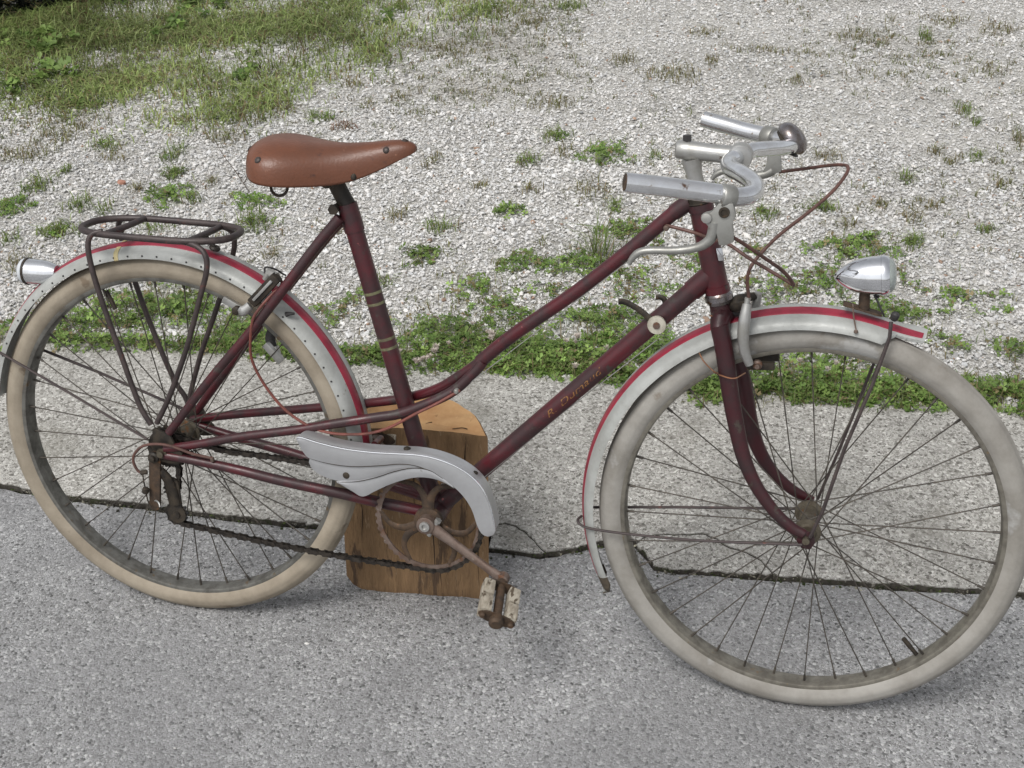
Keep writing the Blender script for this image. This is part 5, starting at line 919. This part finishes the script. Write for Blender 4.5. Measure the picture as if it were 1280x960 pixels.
for nm, cr_ in (('crease_shade', g1[2:9]), ('crease_shade', low_up[:7])): obj(nm, tube([p+V3((0, -.0036 if cr_ is not low_up else -.002, 0)) for p in smooth(cr_, 6)], [.0003, .0007, .0008, .0007, .0003], 6), grime, cg)  # thin dark tubes imitate the gap shadow where the leaves overlap
obj('rolled_edge', tube([p+V3((0, -.0034, .0004)) for p in smooth(top_e, 6)], .0017, 8), alu_bright, cg)
te = smooth(top_e, 6); fl_ = [V3((p[0], p[1], p[2]))+V3((0, -.002, 0)) for p in te]; V = []; F = []
for i, p in enumerate(fl_):
    w = .027*min(1, i/10+.25)
    for k, (dy, dz) in enumerate(((0, 0), (.003, .0018), (.010, .0025), (w, .0020), (w, .0008), (.010, .0010), (.004, .0002))): V.append(p+V3((0, dy, dz if i < len(fl_)-14 else dz*.4)))
for i in range(len(fl_)-1):
    for k in range(7): l = (k+1) % 7; F.append((i*7+k, i*7+l, (i+1)*7+l, (i+1)*7+k))
F += [tuple(range(7)), tuple((len(fl_)-1)*7+k for k in range(7))]
obj('top_flange', (V, F), guard_alu, cg, angle=50)
obj('bolt', lathe([(-.002, .0058), (.0015, .0058), (.0028, .003)], (0.3288, -0.0740, 0.3356), (0, -1, 0), 12), grime, cg)
obj('bolt', lathe([(-.001, .0058), (.004, .0058), (.006, .003)], (0.4268, -0.0620, 0.3875), (0, 0, 1), 12), grime, cg)
obj('bolt', lathe([(-.001, .004), (.003, .004), (.004, .002)], (0.5386, -0.0620, 0.3630), (.4, 0, 1), 10), grime, cg)
obj('bracket', tube([(0.3273, -0.0700, 0.3336), (0.3236, -0.0500, 0.3153), (0.3251, -0.0400, 0.2935)], .004, 8), grime, cg)

# brakes ----------------------------------------------------------------------
fb = empty('brake_caliper', (0, 0, 0), bike)
obj('arm', tube(smooth([(0.9308, -0.0360, 0.6769), (0.9297, -0.0420, 0.6568), (0.9298, -0.0450, 0.6334), (0.9345, -0.0440, 0.6065), (0.9430, -0.0400, 0.5862)], 5), [.0068, .0085, .0085, .0075, .0062], 12, sx=.7), alu, fb)
obj('arm', tube(smooth([(0.9417, 0.0340, 0.6735), (0.9389, 0.0400, 0.6488), (0.9364, 0.0420, 0.6225), (0.9417, 0.0400, 0.5931)], 5), [.006, .0075, .0075, .006], 12, sx=.7), alu, fb)
obj('bridge', tube(smooth([(0.9308, -0.0360, 0.6769), (0.9152, -0.0150, 0.6636), (0.9104, 0.0000, 0.6633), (0.9155, 0.0180, 0.6657), (0.9374, 0.0360, 0.6674)], 5), [.0060, .0078, .0085, .0075, .0060], 12), grime, fb)
obj('pivot_bolt', tube([on_axis(.650)+V3((.012, 0, 0)), on_axis(.650)+V3((.042, 0, 0))], .005, 10), black, fb)
for q, yy in (((0.9583, -0.0210, 0.5799), -.021), ((0.9624, 0.0210, 0.5791), .021)):
    mb = MB(); mb.add(box(V3(q), V3((.020, 0, .002)), V3((0, .005, 0)), V3((-.0006, 0, .0058)))); obj('brake_pad', mb, grime, fb, bevel=.0015)
obj('pad_bolt', lathe([(0, .0072), (.006, .0072), (.008, .004), (.013, .0036)], (0.9538, -0.0280, 0.5844), (0, -1, 0), 12), rust, fb)
obj('adjuster', tube([(0.9309, -0.0340, 0.6859), (0.9299, -0.0360, 0.6743)], .0048, 10), alu, fb)
rb = empty('brake_caliper', (0, 0, 0), bike)
mb = MB(); c = V3((0.1811, -0.0300, 0.6178)); d = unit(V3((0.2008, -0.0300, 0.6396))-V3((0.1539, -0.0300, 0.5884)))
u2 = V3((-d[2], 0, d[0]))
mb.add(box(c, d*.033, V3((0, .007, 0)), u2*.0085)); obj('cable_carrier', mb, grime, rb, bevel=.002)
mb = MB(); mb.add(box(c+V3((0, -.008, 0))+u2*.001, d*.024, V3((0, .0016, 0)), u2*.0022)); obj('slot_plate', mb, alu, rb, bevel=.0005)
obj('cap', tube([(0.2004, -0.0260, 0.6397), (0.1859, -0.0200, 0.6430), (0.1795, -0.0220, 0.6311)], [.007, .008, .006], 10), alu, rb)
obj('bow', tube(smooth([(0.1768, -0.0180, 0.6402), (0.1772, -0.0150, 0.6499), (0.1925, -0.0100, 0.6461), (0.1988, 0.0000, 0.6372), (0.1998, 0.0100, 0.6317)], 4), .0016, 6), black, rb)
obj('arm', tube(smooth([(0.1572, -0.0340, 0.5900), (0.1453, -0.0360, 0.5800), (0.1390, -0.0340, 0.5827)], 4), [.0075, .0085, .006], 10, sx=.7), alu, rb)
for q in ((0.1235, -0.0210, 0.5836), (0.1692, 0.0210, 0.4921)):
    mb = MB(); qq = V3(q); tdir = unit(V3((-(qq-RW)[2], 0, (qq-RW)[0]))); nd = unit(V3(((qq-RW)[0], 0, (qq-RW)[2]))); mb.add(box(qq, tdir*.020, V3((0, .005, 0)), nd*.006)); obj('brake_pad', mb, alu, rb, bevel=.0015)
obj('pad_bolt', lathe([(0, .007), (.007, .007), (.009, .004)], (0.1315, -0.0270, 0.5783), (0, -1, 0), 12), grime, rb)
obj('arm', tube(smooth([(0.1756, 0.0460, 0.5694), (0.1614, 0.0460, 0.5289), (0.1551, 0.0420, 0.5071), (0.1681, 0.0300, 0.4902)], 5), [.0085, .009, .009, .007], 10, sx=.7), black, rb)
mb = MB(); mb.add(tube([(0.1685, 0.0300, 0.5001), (0.1778, 0.0260, 0.4759)], .0062, 10)); obj('pad_holder', mb, alu, rb)
obj('guard_bolt', tube(smooth([(0.2272, -0.0240, 0.5811), (0.2221, -0.0280, 0.5818), (0.2149, -0.0270, 0.5794)], 3), [.002, .003, .0045], 8), black, rg)

# ---------------------------------------------------------------- the wood block the pedal rests on
end_grain = M('sawn_end_grain', srgb(194, 156, 110), srgb(168, 124, 82), 16, .35, .68, (.8, .9), 0, .6, 120, (srgb(128, 92, 58), .66, 40), (srgb(212, 178, 130), .68, 60), (1, 1, 1), .0015)
side_grain = M('weathered_brown_timber', srgb(130, 103, 73), srgb(106, 83, 58), 20, .36, .66, (.8, .92), 0, .9, 90, (srgb(78, 60, 44), .58, 14), (srgb(138, 116, 90), .62, 40), (3.0, 3.0, .4), .004)
bark_m = M('rough_bark', srgb(110, 84, 56), srgb(72, 54, 38), 40, .36, .64, (.9, 1), 0, 1.0, 60, None, None, (2, 2, .5), .004)
wood_dark = M('crack_in_timber', srgb(40, 30, 22), srgb(52, 38, 28), 60, .4, .6, (.9, 1), 0, 0)
blk = empty('timber_block', (.39, .13, 0)); tag(blk, 'split brown log block standing on end behind the crank with pale sawn top', 'block')
def block():
    H = .325; bl = V3((.262, .098)); br_ = V3((.5195, .128)); lean_ = V3((-.006, .048))
    face = br_-bl; fd = face/np.linalg.norm(face); nd = V3((-fd[1], fd[0])); Lw = np.linalg.norm(face); back = []
    for k in range(1, 22):
        t = k/22; back.append(br_-face*t+nd*(.112*math.sin(PI*t)**.55)*(1+.03*math.sin(9*t)+.02*math.sin(23*t)))
    fl = [bl+face*t+nd*.0012*math.sin(17*t) for t in np.linspace(0, 1, 26)]
    outl = fl+back; nf = len(fl); n = len(outl); V = []; F = []; mats = []
    zs = [0, .004, .012, .03, .10, .20, .29, H-.006, H-.0015, H]
    cen = sum(outl)/n
    for z in zs:
        ins = .010*max(0, 1-z/.012)**1.5*.8+(.0025 if z == H else (.0008 if z > H-.003 else 0))
        for i, p in enumerate(outl):
            q = cen+(p-cen)*(1-ins/.1)
            ch = max(0, 1-z/.03)*max(0, 1-np.linalg.norm(p-bl)/.03); q = q+V3((.018, .004))*ch
            top_t = z/H; wob = .0015*math.sin(i*2.1+z*40)*(1 if i >= nf else .3)
            q = q+lean_*top_t+nd*wob+((cen-q)*.05*top_t if i >= nf else 0)+fd*(.018*top_t if i < 3 or i > n-4 else 0)*0
            V.append((q[0]-.39, q[1]-.13, z+(.004*math.sin(q[0]*20) if z == H else 0)))
    for a in range(len(zs)-1):
        for i in range(n): j = (i+1) % n; F.append((a*n+i, a*n+j, (a+1)*n+j, (a+1)*n+i)); mats.append(0 if i < nf-1 else 1)
    tc = len(V); c = np.mean([V3(V[(len(zs)-1)*n+i]) for i in range(n)], axis=0); V.append(tuple(c))
    for i in range(n): F.append(((len(zs)-1)*n+i, (len(zs)-1)*n+(i+1) % n, tc)); mats.append(2)
    F.append(tuple(range(n))[::-1]); mats.append(0)
    me = bpy.data.meshes.new('log'); me.from_pydata(V, [], F)
    for mt in (side_grain, bark_m, end_grain): me.materials.append(mt)
    for p, k in zip(me.polygons, mats): p.material_index = k
    bm = bmesh.new(); bm.from_mesh(me); bmesh.ops.recalc_face_normals(bm, faces=bm.faces); bm.to_mesh(me); bm.free()
    me.shade_smooth(); me.set_sharp_from_angle(angle=math.radians(35))
    o = bpy.data.objects.new('log', me); COL.objects.link(o); o.parent = blk
    # drying cracks cut down the face: thin dark wedges set into it
    mb = MB()
    for x0, z0, z1, w in ((.62, .02, .24, .0016), (.67, .0, .10, .0012), (.30, .05, .16, .0008), (.85, .18, .322, .0011), (.50, .15, .322, .0008), (.93, .03, .2, .0008), (.13, .1, .2, .0007)):
        pts = []
        for k in range(13):
            t = k/12; z = z0+(z1-z0)*t; p = bl+face*(x0+.006*math.sin(t*7+x0*30))+lean_*(z/H)-nd*.0006; pts.append(V3((p[0]-.39, p[1]-.13, z)))
        ww = [w*math.sin(PI*min(max(k/12, .06), .94)) for k in range(13)]
        mb.add(tube(pts, ww, 4))
    obj('drying_cracks', mb, wood_dark, blk, 'stuff')
    mb = MB(); p = V3((.115, .022, H-.004)); mb.add(tube(smooth([(.005, .04, H+.001), (.012, .055, H+.0012), (.02, .062, H+.001)], 4), .0009, 5)); mb.add(tube(smooth([(.06, .05, H+.001), (.075, .056, H+.0014), (.085, .055, H+.001)], 4), .0008, 5)); obj('end_cracks', mb, wood_dark, blk, 'stuff')
block()
